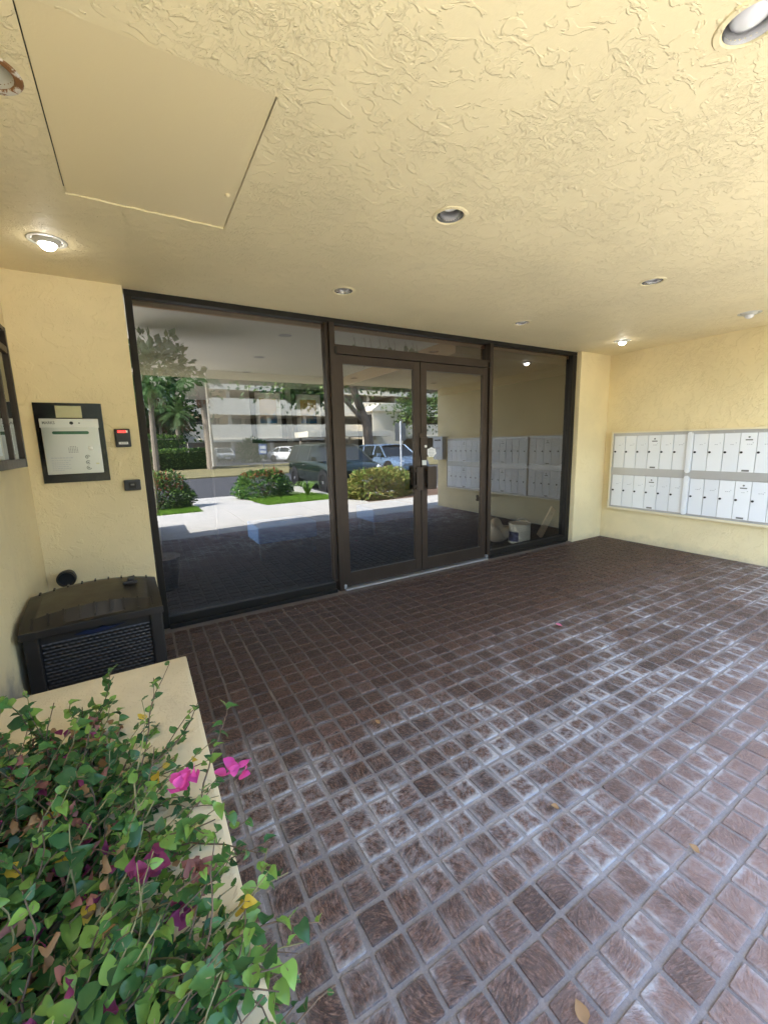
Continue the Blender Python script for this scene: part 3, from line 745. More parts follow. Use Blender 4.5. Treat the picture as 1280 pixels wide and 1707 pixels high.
for i, z in enumerate((-.09, -.125, -.160)):       # little pictograms of a hand, a phone and arrows
    pts = [(.07+.012*math.cos(a), z+.011*math.sin(a)) for a in [i*.7+k_*PI*1.5/8 for k_ in range(9)]]
    b.tube([(x, -.0465, zz) for x, zz in pts], .0022, 4)
    b.box(.064, .075, -.0468, -.0461, z-.004, z+.003)
b.obj('pictogram', M['print'], t)
MB().box(.110, .128, -.0468, -.0461, -.138, -.130).obj('maker_badge', M['brassplate'], t)

t = thing('card_reader', 'black card reader with a red light bar and white label beside the intercom', 'card reader', (-.112, YW, 1.433))
MB().box(-.046, .046, -.024, -.001, -.061, .061).obj('body', M['black'], t, bevel=.010)
MB().box(-.026, .022, -.0262, -.0242, .034, .050).obj('light_bar', M['red'], t)
MB().box(.0225, .033, -.0262, -.0242, .034, .050).obj('lamp', M['white'], t)
MB().box(-.026, .028, -.0256, -.0242, -.042, -.026).obj('label_plate', M['signwhite'], t)
b = MB(); x = -.014
for l in (.006, .004, .007, .005, .006): b.box(x, x+l, -.0262, -.0257, -.036, -.031); x += l+.002
b.obj('print', M['print'], t)
t = thing('doorbell', 'small dark push pad below the card reader', 'button pad', (-.090, YW, 1.113))
MB().box(-.050, .050, -.024, -.001, -.037, .037).obj('body', M['black'], t, bevel=.008)
MB().box(-.022, .022, -.029, -.0243, -.020, .018).obj('button', M['dark'], t, bevel=.004)
MB().box(-.010, .012, -.031, -.0292, -.002, .010).obj('symbol', M['print'], t)

# ------------------------------------------------------------------ mailboxes
mb = thing('mailbox_bank', 'wall bank of white mailbox doors in a grey aluminium frame', 'mailboxes', (XR, 0, 0))
YA, YB, ZB, ZT = -.185, -3.18, .425, 1.415
MB().box(-.055, -.001, YB+.012, YA-.012, ZB+.012, ZT-.012).obj('cabinet', M['mailframe'], mb)
b = MB().box(-.075, -.001, YB-.008, YA+.008, ZT-.012, ZT+.008).box(-.075, -.001, YB-.008, YA+.008, ZB-.012, ZB+.012)
b.box(-.075, -.001, YA-.012, YA+.008, ZB+.012, ZT-.012).box(-.075, -.001, YB-.008, YB+.012, ZB+.012, ZT-.012)
b.obj('surround', M['mailtrim'], mb, bevel=.002)
MB().box(-.068, -.0555, YB+.013, YA-.013, .872, .965).obj('rail', M['mailframe'], mb, bevel=.003)
colsY = [(-.222, 6), (-1.129, 7), (-2.175, 7)]
dm = MB().box(-.003, .009, -.0672, .0672, 0, .405).mesh('mailbox_door', M['mailwhite'], bevel=.002)
lm = MB().lathe([(.0115, -.004), (.0115, -.012), (.006, -.014)], (0, 0, 0), 'x', 12).mesh('lock', M['black'], smooth=True)
for ci, (ys_, nd) in enumerate(colsY):
    for row, z0 in ((0, .462), (1, .962)):
        for k_ in range(nd):
            y = ys_-.070-k_*.140
            d = bpy.data.objects.new('mailbox_door', dm); COL.objects.link(d); d.parent = mb; d.location = (-.066, y, z0)
            lk = bpy.data.objects.new('lock', lm); COL.objects.link(lk); lk.parent = d; lk.location = (0, .050, .205)
            b = MB()                       # faint number print
            for q_ in range(random.choice((2, 3))): b.box(-.0041, -.0034, .01-q_*.016-.010, .01-q_*.016, .285+random.uniform(-.001, .001), .292)
            b.box(-.0041, -.0034, -.042, -.034, .300, .307)
            b.obj('number_print', M['print2'], d)
            if k_ == 3:
                b = MB().lathe([(.009, -.004), (.009, -.008)], (0, -.004, .362), 'x', 12); MB().box(-.0045, -.0034, -.034, .026, .328, .340).obj('nameplate', M['print'], d)
                b.obj('master_lock', M['print'], d)
                MB().box(-.0048, -.0034, -.030, .032, .008, .026).obj('nameplate', M['print'], d)
    if ci < 2:
        yd = (-1.0945 if ci == 0 else -2.142)
        for za, zb in ((.448, .898), (.930, 1.392)):
            n = 10; pts = [(yd+.026*math.cos(PI*i/n), zb-.026+.026*math.sin(PI*i/n)) for i in range(n+1)]+[(yd-.026*math.cos(PI*i/n), za+.026-.026*math.sin(PI*i/n)) for i in range(n+1)]
            MB().prism(pts, -.090, -.0555, 'x').box(-.0925, -.0902, yd-.004, yd+.004, za+.03, zb-.03).obj('divider_cover', M['mailwhite'], mb, bevel=.002)
b = MB()
for zz in (1.384, .452):
    for q_ in range(12): b.lathe([(.005, -.0555), (.005, -.058)], (0, -.26-q_*.245, zz), 'x', 8)
b.obj('screw', M['steel'], mb)
t = thing('suggestion_box', 'pale grey drop box on the mailbox wall near its open end', 'drop box', (XR, -3.36, 1.22))
MB().box(-.16, -.001, -.15, .15, -.23, .23).obj('body', M['parcel'], t, bevel=.006)
MB().box(-.164, -.1605, -.10, .10, .15, .175).obj('slot', M['black'], t)
MB().box(-.163, -.1605, -.08, .08, -.02, .02).obj('label_plate', M['print2'], t)
t = thing('outlet', 'small dark wall outlet under the mailboxes', 'outlet', (XR, -2.35, .28))
MB().box(-.008, -.001, -.036, .036, -.058, .058).obj('plate', M['dark'], t, bevel=.002)

# ------------------------------------------------------------------ notice case on the left wall
nc = thing('notice_case', 'bronze framed glazed notice case cut off by the left picture edge', 'notice case', (XL, 0, 0))
a0, a1, z0, z1 = -1.42, -.405, 1.275, 2.005
MB().box(.001, .018, a0+.02, a1-.02, z0+.02, z1-.02).obj('back_board', M['bulletin'], nc)
b = MB().box(.001, .060, a1-.028, a1, z0, z1).box(.001, .060, a0, a0+.028, z0, z1)
b.box(.001, .059, a0+.028, a1-.028, z0, z0+.045).box(.001, .059, a0+.028, a1-.028, z1-.022, z1).box(.001, .058, a0+.028, a1-.028, z1-.135, z1-.10)
b.box(.02, .057, -.66, -.635, z0+.045, z1-.135)
b.obj('frame', f, nc, bevel=.003)
MB().box(.0181, .022, a0+.03, a1-.03, z1-.099, z1-.023).obj('header_panel', M['dark'], nc)
MB().box(.0185, .021, -.62, -.44, 1.345, 1.50).obj('notice', M['paper'], nc)
MB().box(.0185, .021, -.62, -.44, 1.53, 1.63).obj('notice', M['boardgreen'], nc)
MB().box(.0185, .021, -1.02, -.69, 1.34, 1.58).obj('notice', M['paper'], nc)
MB().box(.042, .046, a0+.027, a1-.027, z0+.044, z1-.134).obj('glass_pane', M['clear'], nc)

# ------------------------------------------------------------------ hose outlet cap and parcel box
t = thing('wall_pipe_cap', 'round black capped pipe on the wall behind the parcel box', 'pipe cap', (-.515, YW, .545))
MB().lathe([(.036, -.001), (.036, -.075), (.052, -.078), (.052, -.115), (.046, -.122), (.040, -.110), (.012, -.108)], (0, 0, 0), 'y', 26).obj('cap', M['black'], t, smooth=True)
pb = thing('parcel_box', 'dark brown resin delivery box with arched lid and woven front between wall and planter', 'parcel box', (-.315, -.775, 0), R(2.5))
MB().box(-.245, .245, -.165, .215, .012, .500).obj('body', M['resin'], pb, bevel=.012)
for sx in (-1, 1):
    MB().box(sx*.262-.030, sx*.262+.030, -.190, -.130, .0, .505).obj('corner_post', M['resin'], pb, bevel=.008)
    MB().box(sx*.262-.030, sx*.262+.030, .18, .235, .0, .505).obj('corner_post', M['resin'], pb, bevel=.008)
b = MB(); nx, nz = 90, 88; vs = []; fs = []
for j in range(nz+1):
    for i in range(nx+1):
        x = -.228+.456*i/nx; z = .035+.40*j/nz; r_ = int(j/4)
        wv = .005*abs(math.sin(PI*j/4))*abs(math.sin(PI*(i/5.0+.5*(r_ % 2))))**.6
        vs.append((x, -.168-wv, z))
for j in range(nz):
    for i in range(nx): fs.append((j*(nx+1)+i, j*(nx+1)+i+1, (j+1)*(nx+1)+i+1, (j+1)*(nx+1)+i))
b.add(vs, fs).obj('woven_panel', M['resin'], pb, smooth='all')
b = MB(); pts = [(-.10, .452), (-.03, .440), (.05, .445), (.12, .462), (.05, .458), (.02, .470), (-.01, .459), (-.05, .464)]
b.prism(pts, -.176, -.168, 'y').obj('sky_glint', M['navy'], pb, bevel=.001)  # sky reflection on the glossy handle recess, painted as a navy patch
# lid: arched across its width, ribbed front and back bands
lid = bpy.data.objects.new('lid', None); COL.objects.link(lid); lid.parent = pb
def arch(x): return .040*(1-(x/.295)**2)
nx = 36; vs = []; fs = []
prof = [(-.225, -.002), (-.228, .022), (-.205, .028), (-.165, .056), (.14, .082), (.185, .080), (.225, .060), (.225, -.002)]
for i in range(nx+1):
    x = -.295+.59*i/nx
    for q_, (y, z) in enumerate(prof):
        k_ = 0 if z < 0 else (.25 if q_ in (1, 2) else 1.0); vs.append((x, y, .500+z+arch(x)*k_))
m_ = len(prof)
for i in range(nx):
    for q_ in range(m_): fs.append((i*m_+q_, i*m_+(q_+1) % m_, (i+1)*m_+(q_+1) % m_, (i+1)*m_+q_))
fs += [tuple(range(m_)), tuple(nx*m_+q_ for q_ in range(m_))[::-1]]
MB().add(vs, fs).obj('lid_shell', M['resinlid'], lid, smooth=True)
for k_ in range(9):
    b = MB(); x = -.25+k_*.0625
    za = .500+.030+arch(x)*.45; zb = .500+.054+arch(x)
    b.add([(x-.004, -.206, za), (x+.004, -.206, za), (x+.004, -.163, zb+.004), (x-.004, -.163, zb+.004), (x-.004, -.210, za+.004), (x+.004, -.210, za+.004), (x+.004, -.167, zb+.009), (x-.004, -.167, zb+.009)],
          [(0, 3, 2, 1), (4, 5, 6, 7), (0, 1, 5, 4), (1, 2, 6, 5), (2, 3, 7, 6), (3, 0, 4, 7)])
    b.obj('lid_rib', M['resin'], lid)
    MB().box(x-.004, x+.004, .15, .19, .578+arch(x), .588+arch(x)).obj('lid_rib', M['resin'], lid)
b = MB().box(-.297, .297, -.232, -.224, .492, .528)
b.obj('lid_lip', M['resin'], lid, bevel=.003)
MB().box(.13, .20, .02, .10, .585+.022, .602+.022).box(.155, .185, .03, .075, .602+.022, .618+.022).obj('latch', M['resin'], lid, bevel=.004)

# ------------------------------------------------------------------ planter
PT = .50
pl = thing('planter', 'low cream stucco planter box along the left side', 'planter', (0, 0, 0))
b = MB()
x_ = XL+.002
b.prism([(x_, -1.59), (.045, -1.59), (.045, -4.55), (x_, -4.55), (x_, -4.25), (-.205, -4.25), (-.205, -1.965), (x_, -1.965)], -.05, PT, 'z')
b.obj('rim_wall', M['planter'], pl, bevel=.012)
b = MB(); nx, ny = 26, 120; vs = []; fs = []
for j in range(ny+1):
    for i in range(nx+1):
        x = XL+.0+(.43)*i/nx; y = -4.26+2.30*j/ny
        vs.append((x, y, .425+.03*math.sin(x*17+y*9)*math.sin(y*13)+random.uniform(-.008, .008)))
for j in range(ny):
    for i in range(nx): fs.append((j*(nx+1)+i, j*(nx+1)+i+1, (j+1)*(nx+1)+i+1, (j+1)*(nx+1)+i))
b.add(vs, fs).obj('soil', M['soil'], pl, smooth='all')

# ------------------------------------------------------------------ bougainvillea
bv = thing('bougainvillea', 'leafy bougainvillea with pink bracts filling the planter', 'shrub', (0, 0, 0))
rr = random.Random(21)
variants = []
for q_ in range(4):
    L = .040; vs, fs = leaf_geo(L, .0150+.0014*q_, .15+.22*q_, .10+.16*q_, 7)
    variants.append(([(v[0], v[1], v[2]+.05*L*math.sin(v[1]*420+q_*2)*abs(v[0])/.015+.03*L*math.sin(v[0]*500+q_)) for v in vs], fs))
leafmeshes = {}
for vi, (vs, fs) in enumerate(variants):
    for mn in ('leaf1', 'leaf2', 'leaf3', 'leafy'):
        leafmeshes[vi, mn] = MB().add(vs, fs).mesh('leaf', M[mn], smooth='all', fix=False)
leaves = []; stems = MB(); twigs = MB()
def grow(root, direction, length, nleaf, size=1.0, light=.2, rad=.0028, sag=.35):
    p_ = Vector(root); d = Vector(direction).normalized(); pts = [p_.copy()]; n = 9
    for i in range(n):
        d = (d+Vector((rr.gauss(0, .20), rr.gauss(0, .20), rr.gauss(0, .15)-sag*.09*i/n*2))).normalized()
        p_ = p_+d*length/n; pts.append(p_.copy())
    (stems if rr.random() < .6 else twigs).tube(pts, [rad*(1-.65*i/n) for i in range(n+1)], 5, cap=False)
    for k_ in range(nleaf):
        t_ = .18+.82*(k_+rr.random())/nleaf; fi = t_*n; i = min(int(fi), n-1)
        q_ = pts[i].lerp(pts[i+1], fi-i); ax = (pts[i+1]-pts[i]).normalized()
        side = ax.cross(Vector((0, 0, 1))).normalized()*(1 if k_ % 2 else -1)
        ld = (side*rr.uniform(.5, 1.1)+ax*rr.uniform(.1, .8)+Vector((rr.gauss(0, .3), rr.gauss(0, .3), rr.uniform(-.25, .45)))).normalized()
        s_ = size*rr.uniform(.62, 1.22)*(1-.30*t_)
        u = rr.random(); tipl = light+.45*max(0, t_-.6)
        mn = 'leaf3' if u < tipl else ('leaf2' if u < tipl+.40 else 'leaf1')
        if rr.random() < .012: mn = 'leafy'
        leaves.append((q_, frame_from(ld, rr.gauss(0, .55)), s_, rr.randrange(4), mn))
        if rr.random() < .7: twigs.tube([q_, q_+ld*.012], .0009, 3, cap=False)
    return pts
for i in range(380):
    y = rr.uniform(-3.45, -1.98); x = rr.uniform(XL+.03, -.21)
    lean = Vector((rr.gauss(.16, .5), rr.gauss(-.05, .45), rr.uniform(.35, 1.0)))
    grow((x, y, .42), lean, rr.uniform(.18, .34), rr.randrange(9, 16), rr.uniform(.7, 1.2), rr.uniform(.06, .34))
for i in range(270):                                   # sprays that lean out over the right rim
    y = -3.35+1.2*rr.random()**1.35; x = rr.uniform(-.30, -.19)
    grow((x, y, .45), (rr.uniform(.5, 1.0), rr.gauss(0, .4), rr.uniform(.08, .7)), rr.uniform(.16, .40), rr.randrange(8, 15), rr.uniform(.65, 1.05), rr.uniform(.1, .4), sag=.6)
for i in range(75):                                    # trailing growth over the near part of the rim
    y = rr.uniform(-3.25, -2.72); x = rr.uniform(-.24, -.06)
    grow((x, y, PT+.01), (rr.uniform(.5, 1.0), rr.gauss(0, .6), rr.uniform(.15, .8)), rr.uniform(.12, .26), rr.randrange(6, 12), rr.uniform(.65, 1.1), rr.uniform(.15, .45), sag=.5)
# the upright sprig over the back rim
grow((-.33, -2.00, .43), (.10, .16, 1), .33, 18, 1.45, .25, sag=.1)
grow((-.29, -2.00, .43), (.22, .10, 1), .28, 14, 1.35, .35, sag=.15)
grow((-.33, -1.99, .43), (.35, .10, .9), .24, 11, 1.0, .3, sag=.3)
grow((-.42, -2.02, .43), (-.1, .2, .9), .2, 8, 1.0, .1)
grow((-.12, -2.20, .47), (.45, .1, .5), .26, 10, .85, .3)
grow((-.05, -2.42, .47), (.7, .1, .45), .30, 11, .85, .35)
for i in range(24):                                     # bare twigs
    y = rr.uniform(-3.2, -2.0); x = rr.uniform(XL+.05, -.18)
    grow((x, y, .43), (rr.gauss(.45, .6), rr.gauss(0, .6), rr.uniform(.2, .7)), rr.uniform(.22, .42), 0, rad=.0022)
for i in range(12):
    y = rr.uniform(-3.0, -2.3); grow((-.24, y, .45), (1, rr.gauss(0, .4), rr.uniform(.1, .5)), rr.uniform(.25, .38), 1, rad=.002)
stems.obj('stem', M['stem'], bv, fix=False); kind(bv.children[-1], 'stuff')
o_ = twigs.obj('twig', M['twig'], bv, fix=False); kind(o_, 'stuff')
def seen(p_):
    d = Vector(p_)-Vector(CAM); z = d.dot(fw)
    if z < .1: return 0
    px = 640+688.8*d.dot(rt)/z; py = 853-688.8*d.dot(up)/z
    return (1/z)*(1+2*max(0, p_[2]-.5)) if 0 < px < 1280 and 0 < py < 1706 else 0
leaves.sort(key=lambda L_: -seen(L_[0])*L_[2])
for p_, Rm, s_, vi, mn in leaves[:300]:
    o = bpy.data.objects.new('leaf', leafmeshes[vi, mn]); COL.objects.link(o); o.parent = bv
    o.matrix_local = Matrix.Translation(p_) @ Rm.to_4x4() @ Matrix.Scale(s_, 4)
b = MB(); mi_ = {'leaf1': 0, 'leaf2': 1, 'leaf3': 2, 'leafy': 3}
for p_, Rm, s_, vi, mn in leaves[300:]:
    vs, fs = variants[vi]; b.cur = mi_[mn]; b.add([p_+Rm @ (Vector(v)*s_) for v in vs], fs)
kind(b.obj('foliage', [M['leaf1'], M['leaf2'], M['leaf3'], M['leafy']], bv, smooth='all', fix=False), 'stuff')
def bract(loc, size, m, name='flower', n=3, seed=0):
    r2 = random.Random(seed); b = MB()
    for k_ in range(n*4):
        a = r2.uniform(0, 2*PI)
        vs, fs = leaf_geo(size*r2.uniform(.55, .9), size*.36, .5, r2.uniform(-.3, .35), 7)
        vs = [(v[0]+.06*size*math.sin(v[1]*160+k_), v[1], v[2]+.10*size*math.sin(v[0]*260+v[1]*120+k_)) for v in vs]
        off = Vector((r2.gauss(0, size*.38), r2.gauss(0, size*.38), r2.gauss(0, size*.18))) if n > 1 else Vector()
        Rm = frame_from((math.cos(a), math.sin(a), r2.uniform(.0, 1.3)), r2.gauss(0, .8)); b.add([off+Rm @ Vector(v) for v in vs], fs)
    return b.obj(name, m, bv, smooth='all', loc=loc, fix=False)
bract((-.035, -2.53, .66), .036, M['bract'], n=3, seed=1)
bract((.055, -2.55, .655), .034, M['bract'], n=2, seed=2)
bract((-.105, -2.63, .60), .036, M['magenta'], n=4, seed=3)
bract((-.06, -2.71, .56), .034, M['magenta'], n=3, seed=4)
bract((-.035, -2.66, .57), .034, M['drybract'], n=3, seed=5)
b = MB()
for i in range(1300):
    x = rr.uniform(XL+.03, -.16); y = rr.uniform(-3.4, -1.99)
    z = .45+.14*rr.random()**2.2; L = rr.uniform(.018, .032)
    vs, fs = leaf_geo(L, L*.40, rr.uniform(-1.1, 1.3), rr.uniform(-1.3, 1.3), 6)
    vs = [(v[0]+.12*L*math.sin(v[1]*300+i), v[1], v[2]+.16*L*math.sin(v[0]*400+v[1]*260+i*2)) for v in vs]
    Rm = frame_from((rr.gauss(0, 1), rr.gauss(0, 1), rr.gauss(.1, .5)), rr.gauss(0, .9)); b.cur = rr.choice((0, 0, 1, 1, 2))
    b.add([Vector((x, y, z))+Rm @ Vector(v) for v in vs], fs)
for i in range(60):                                     # litter on the rim
    x = rr.uniform(-.20, -.02); y = rr.uniform(-3.3, -2.45); L = rr.uniform(.012, .032)
    vs, fs = leaf_geo(L, L*.42, .4, .3, 5); b.cur = rr.choice((0, 1))
    Rm = frame_from((rr.gauss(0, 1), rr.gauss(0, 1), .1), rr.gauss(0, .5)); b.add([Vector((x, y, PT+.006))+Rm @ Vector(v) for v in vs], fs)
kind(b.obj('dry_bracts', [M['drybract'], M['drybract2'], M['magenta']], bv, smooth='all', fix=False), 'stuff')
# fallen petals on the tiles
def petal(x, y, s_, m, lb, rz=0):
    vs, fs = leaf_geo(s_, s_*.45, .5, -.3, 6); o = MB().add(vs, fs).obj('fallen_petal', m, smooth='all', loc=(x, y, .007), fix=False)
    o.rotation_euler = (.08, 0, rz); return T(o, lb, 'petal')
petal(2.49, -1.62, .055, M['petal'], 'pink petal lying on the tiles in the middle of the porch', 1.1)
petal(.835, -1.82, .028, M['drybract2'], 'tiny pale petal on the tiles right of the planter corner', .4)
petal(.15, -1.37, .018, M['drybract2'], 'speck of petal on the tiles against the planter side', 2)
petal(.715, -2.985, .04, M['drybract2'], 'brown dry leaf on the tiles at the bottom picture edge', -.3)
petal(1.16, -2.58, .03, M['drybract2'], 'straw coloured leaf scrap in a joint right of the flowering planter', .9)
petal(1.40, -2.93, .032, M['drybract2'], 'pale tan leaf on the tiles near the lower right corner', .2)

# ------------------------------------------------------------------ street side, seen mirrored in the glass
def bush(name, label, c, r, n, size, mats, pick, cat='bush'):
    t = thing(name, label, cat, (c[0], c[1], c[2]))
    pf = blob((0, 0, r[2]*.62), (r[0], r[1], r[2]*1.25), .16, .6)
    def pl_():
        while True:
            p_, d = pf()
            if p_.z > 0: return p_, d
    scatter('foliage', None, n, pl_, size, t, mats, pick)
    b = MB()
    for k_ in range(7):
        a = random.uniform(0, 6.28); b.tube([(0, 0, 0), (math.cos(a)*r[0]*.4, math.sin(a)*r[1]*.4, r[2]*.8), (math.cos(a)*r[0]*.7, math.sin(a)*r[1]*.7, r[2]*1.4)], [.02, .012, .006], 5)
    b.obj('stem', M['stem'], t, fix=False); return t
redtop = lambda zc: (lambda p_: (2 if p_.z > zc and random.random() < .2 else (1 if random.random() < .35 else 0)))
HM = [M['hedge'], M['leaf3'], M['hedgered']]
bush('flowering_bush', 'rounded dark bush with red tips left of the path, mirrored at the window left edge', (.28, -7.5, -.07), (.78, .65, .46), 5200, .075, HM, redtop(.45))
bush('flowering_bush', 'rounded green bush with reddish top beside the path, mirrored in the big window', (2.98, -8.35, -.12), (.74, .62, .46), 5200, .075, [M['leaf2'], M['leaf3'], M['hedgered']], redtop(.60))
bush('olive_bush', 'olive yellow leafy hedge bush mirrored in the left door', (5.25, -5.75, -.03), (1.05, .50, .42), 6500, .075, [M['olive'], M['treeleaf2'], M['leaf3']], lambda p_: random.choice((0, 0, 1)))
t = thing('grass_clump', 'arching tuft of strappy leaves beside the path bush', 'plant', (3.95, -7.45, -.07))
b = MB()
for k_ in range(60):
    a = random.uniform(0, 6.28); l = random.uniform(.3, .55)
    pts = [Vector((math.cos(a)*l*q_, math.sin(a)*l*q_, .42*math.sin(q_*2.4))) for q_ in (0, .25, .5, .75, 1)]
    sd = Vector((-math.sin(a), math.cos(a), 0))*.012
    vs = []; fs = []
    for i, p_ in enumerate(pts): k2 = 1-.22*i; vs += [p_-sd*k2, p_+sd*k2]
    fs = [(2*i, 2*i+1, 2*i+3, 2*i+2) for i in range(4)]; b.add(vs, fs)
b.obj('blades', M['leaf3'], t, fix=False)
def hedge(label, x0, x1, y0, y1, h, n):
    t = thing('clipped_hedge', label, 'hedge', ((x0+x1)/2, (y0+y1)/2, -.16)); hx, hy = (x1-x0)/2, (y1-y0)/2
    def pl_():
        fc = random.random(); x, y, z = random.uniform(-hx, hx), random.uniform(-hy, hy), random.uniform(0, h)
        if fc < .4: z = h*random.uniform(.93, 1.03); d = (0, 0, 1)
        elif fc < .85: y = hy*random.uniform(.85, 1.04); d = (0, 1, .2)
        else: x = hx*random.choice((-1, 1))*random.uniform(.95, 1.02); d = (1, 0, 0)
        return Vector((x, y, z)), d
    scatter('foliage', None, n, pl_, .17, t, HM, lambda p_: 1 if random.random() < .3 else 0)
    MB().box(-hx*.95, hx*.95, -hy*.8, hy*.8, 0, h*.9).obj('inner_branches', M['hedge'], t)
hedge('long clipped dark hedge across the road behind the palms', -9, 4.6, -30.5, -28.6, 1.35, 9000)
hedge('taller loose hedge behind the clipped one across the road', -9, 3.2, -34, -32.6, 2.4, 7000)
def palm(x, y, h, label, lean=.0, boots=False, r=.16, dense=34, seed=0):
    r2 = random.Random(seed); t = thing('palm_tree', label, 'palm', (x, y, -.17), 0, 'palms across the road')
    n = 14; MB().tube([(lean*(i/n)**2, 0, h*i/n) for i in range(n+1)], [r*(1.25-.35*i/n)*(1+.05*(i % 2)) for i in range(n+1)], 10).obj('trunk', M['palmbark'], t)
    top = Vector((lean, 0, h))
    if boots:
        b = MB()
        for k_ in range(70):
            a = r2.uniform(0, 6.28); z = h-r2.uniform(.0, 1.5)*1.3; p_ = Vector((lean*.8+math.cos(a)*r, math.sin(a)*r, z))
            b.tube([p_, p_+Vector((math.cos(a)*.10, math.sin(a)*.10, .2)), p_+Vector((math.cos(a)*.20, math.sin(a)*.20, .30))], [.05, .04, .02], 5)
        b.obj('boots', M['boot'], t)
    b = MB()
    for k_ in range(dense):
        a = r2.uniform(0, 6.28); e = r2.uniform(-.7, 1.1); L = r2.uniform(1.3, 1.9); b.cur = 1 if e < -.45 else 0
        d = Vector((math.cos(a)*math.cos(e), math.sin(a)*math.cos(e), math.sin(e)))
        q_ = top.copy(); pts = [q_.copy()]
        for i in range(6):
            d = (d+Vector((0, 0, -.16))).normalized(); q_ = q_+d*L/6; pts.append(q_.copy())
        b.tube(pts, .012, 4)
        for i in range(1, 7):
            ax = (pts[i]-pts[i-1]).normalized(); side = ax.cross(Vector((0, 0, 1))).normalized()
            for s_ in (-1, 1):
                for w_ in (.0, .33, .66):
                    o_ = pts[i-1].lerp(pts[i], w_); e_ = o_+(side*s_*.8+ax*.6+Vector((0, 0, -.35)))*r2.uniform(.35, .6)
                    b.add([o_-ax*.03, o_+ax*.04, e_], [(0, 1, 2)])
    b.obj('crown', [M['frond'], M['fronddry']], t, fix=False)
palm(1.05, -28.2, 5.6, 'grey trunked palm standing in front of the clipped hedge', .12, seed=1)
palm(4.35, -27.2, 6.1, 'stout palm with shaggy old leaf bases at the end of the hedge', -.25, True, .24, 40, 2)
palm(2.9, -33, 4.2, 'shorter palm with drooping fronds between the two larger palms', .1, seed=3)
palm(1.9, -36, 4.6, 'thin palm behind the hedge', .0, seed=4, r=.11)
palm(-1.6, -34, 6.5, 'tall palm farthest left behind the hedge', .2, seed=5)
def tree(label, x, y, limbs, crowns, tr, leaf=.22, n=900, m=None, group=None, name='shade_tree'):
    t = thing(name, label, 'tree', (x, y, -.2), 0, group); b = MB()
    for pts, rads in limbs: b.tube(pts, rads, 8)
    b.obj('trunk', M['bark'], t, smooth=True)
    mats = [M['treeleaf'], M['treeleaf2'], M['leaf1']]
    cb = MB()
    for c, r in crowns:
        pf = blob(c, r, .4, .1)
        for _ in range(n):
            p_, d = pf(); s_ = leaf*random.uniform(.6, 1.3); cb.cur = random.choice((0, 0, 1, 2))
            Rm = frame_from(Vector(d)+Vector((random.gauss(0, .7), random.gauss(0, .7), random.gauss(0, .7))), random.uniform(-1.5, 1.5))
            cb.add([p_+Rm @ Vector(v)*s_ for v in ((0, 0, 0), (-.3, .45, .06), (0, 1, -.06), (.3, .45, .06))], [(0, 1, 2, 3)])
    cb.obj('crown', mats, t, fix=False)
tree('spreading shade tree with pale forked limbs beyond the parked cars', 24, -22,
     [([(0, 0, 0), (-.3, 0, 1.5), (-.2, 0, 2.8)], [.5, .38, .34]), ([(-.2, 0, 2.7), (-1.6, .4, 4.2), (-4, .8, 5.4), (-6.5, 1, 5.6)], [.26, .2, .13, .06]),
      ([(-.2, 0, 2.7), (-.9, .6, 4.6), (-2.3, 1.2, 6.6)], [.24, .17, .08]), ([(-.2, 0, 2.7), (.8, .2, 4.8), (2.4, .4, 6.6)], [.24, .16, .08]),
      ([(-4, .8, 5.4), (-6.4, 1.4, 4.9), (-8.6, 1.7, 5.0)], [.1, .07, .04])],
     [((-3, 1, 6.8), (3.2, 2.2, 1.3)), ((-6.6, 1, 6.2), (2.6, 2, 1.1)), ((1.2, .5, 7.2), (3, 2.4, 1.6)), ((-8.8, 1.5, 5.6), (1.6, 1.4, .7))], .5, .30, 800)
tree('tall tree with low leafy branches hanging over the parking between SUV and road', 7.4, -16.2,
     [([(3.4, 0, 0), (3.2, 0, 2.5), (2.0, .2, 5.2)], [.3, .24, .16]), ([(3.2, 0, 2.5), (1, .3, 4.6), (-1.4, .5, 5.0)], [.14, .09, .04])],
     [((-.8, .6, 4.6), (2.2, 1.2, 1.2)), ((1.6, .4, 5.2), (2.2, 1.6, 1.5)), ((-.3, .9, 3.9), (1.2, .6, .6))], .3, .22, 900)
tree('dense leafy tree far behind the palms at the left', -2.5, -38,
     [([(0, 0, 0), (.2, 0, 3), (0, 0, 6)], [.4, .3, .2])],
     [((0, 0, 6), (4, 3, 3.2)), ((5, 0, 5), (3, 2.4, 2.6)), ((2.5, 1, 9), (4.5, 2.5, 3.4)), ((5.5, 1, 8), (3, 2, 2.6)), ((-3, 1, 9.5), (4, 2, 3))], .4, .42, 2000)
tree('dark broad tree far right in front of the apartment block', 34, -38,
     [([(0, 0, 0), (.2, 0, 3), (0, 0, 6)], [.4, .3, .2])],
     [((0, 0, 6), (4.5, 3, 2.8)), ((-5, 0, 5.2), (3, 2.4, 2.0))], .4, .4, 1000)
t = thing('roadside_shrub', 'dark upright shrub behind the small blue sign', 'bush', (9.6, -37.2, -.2))
pf = blob((0, 0, 1.1), (1.3, .9, 1.2), .3, .4); scatter('foliage', None, 1500, pf, .22, t, HM, lambda p_: 0)

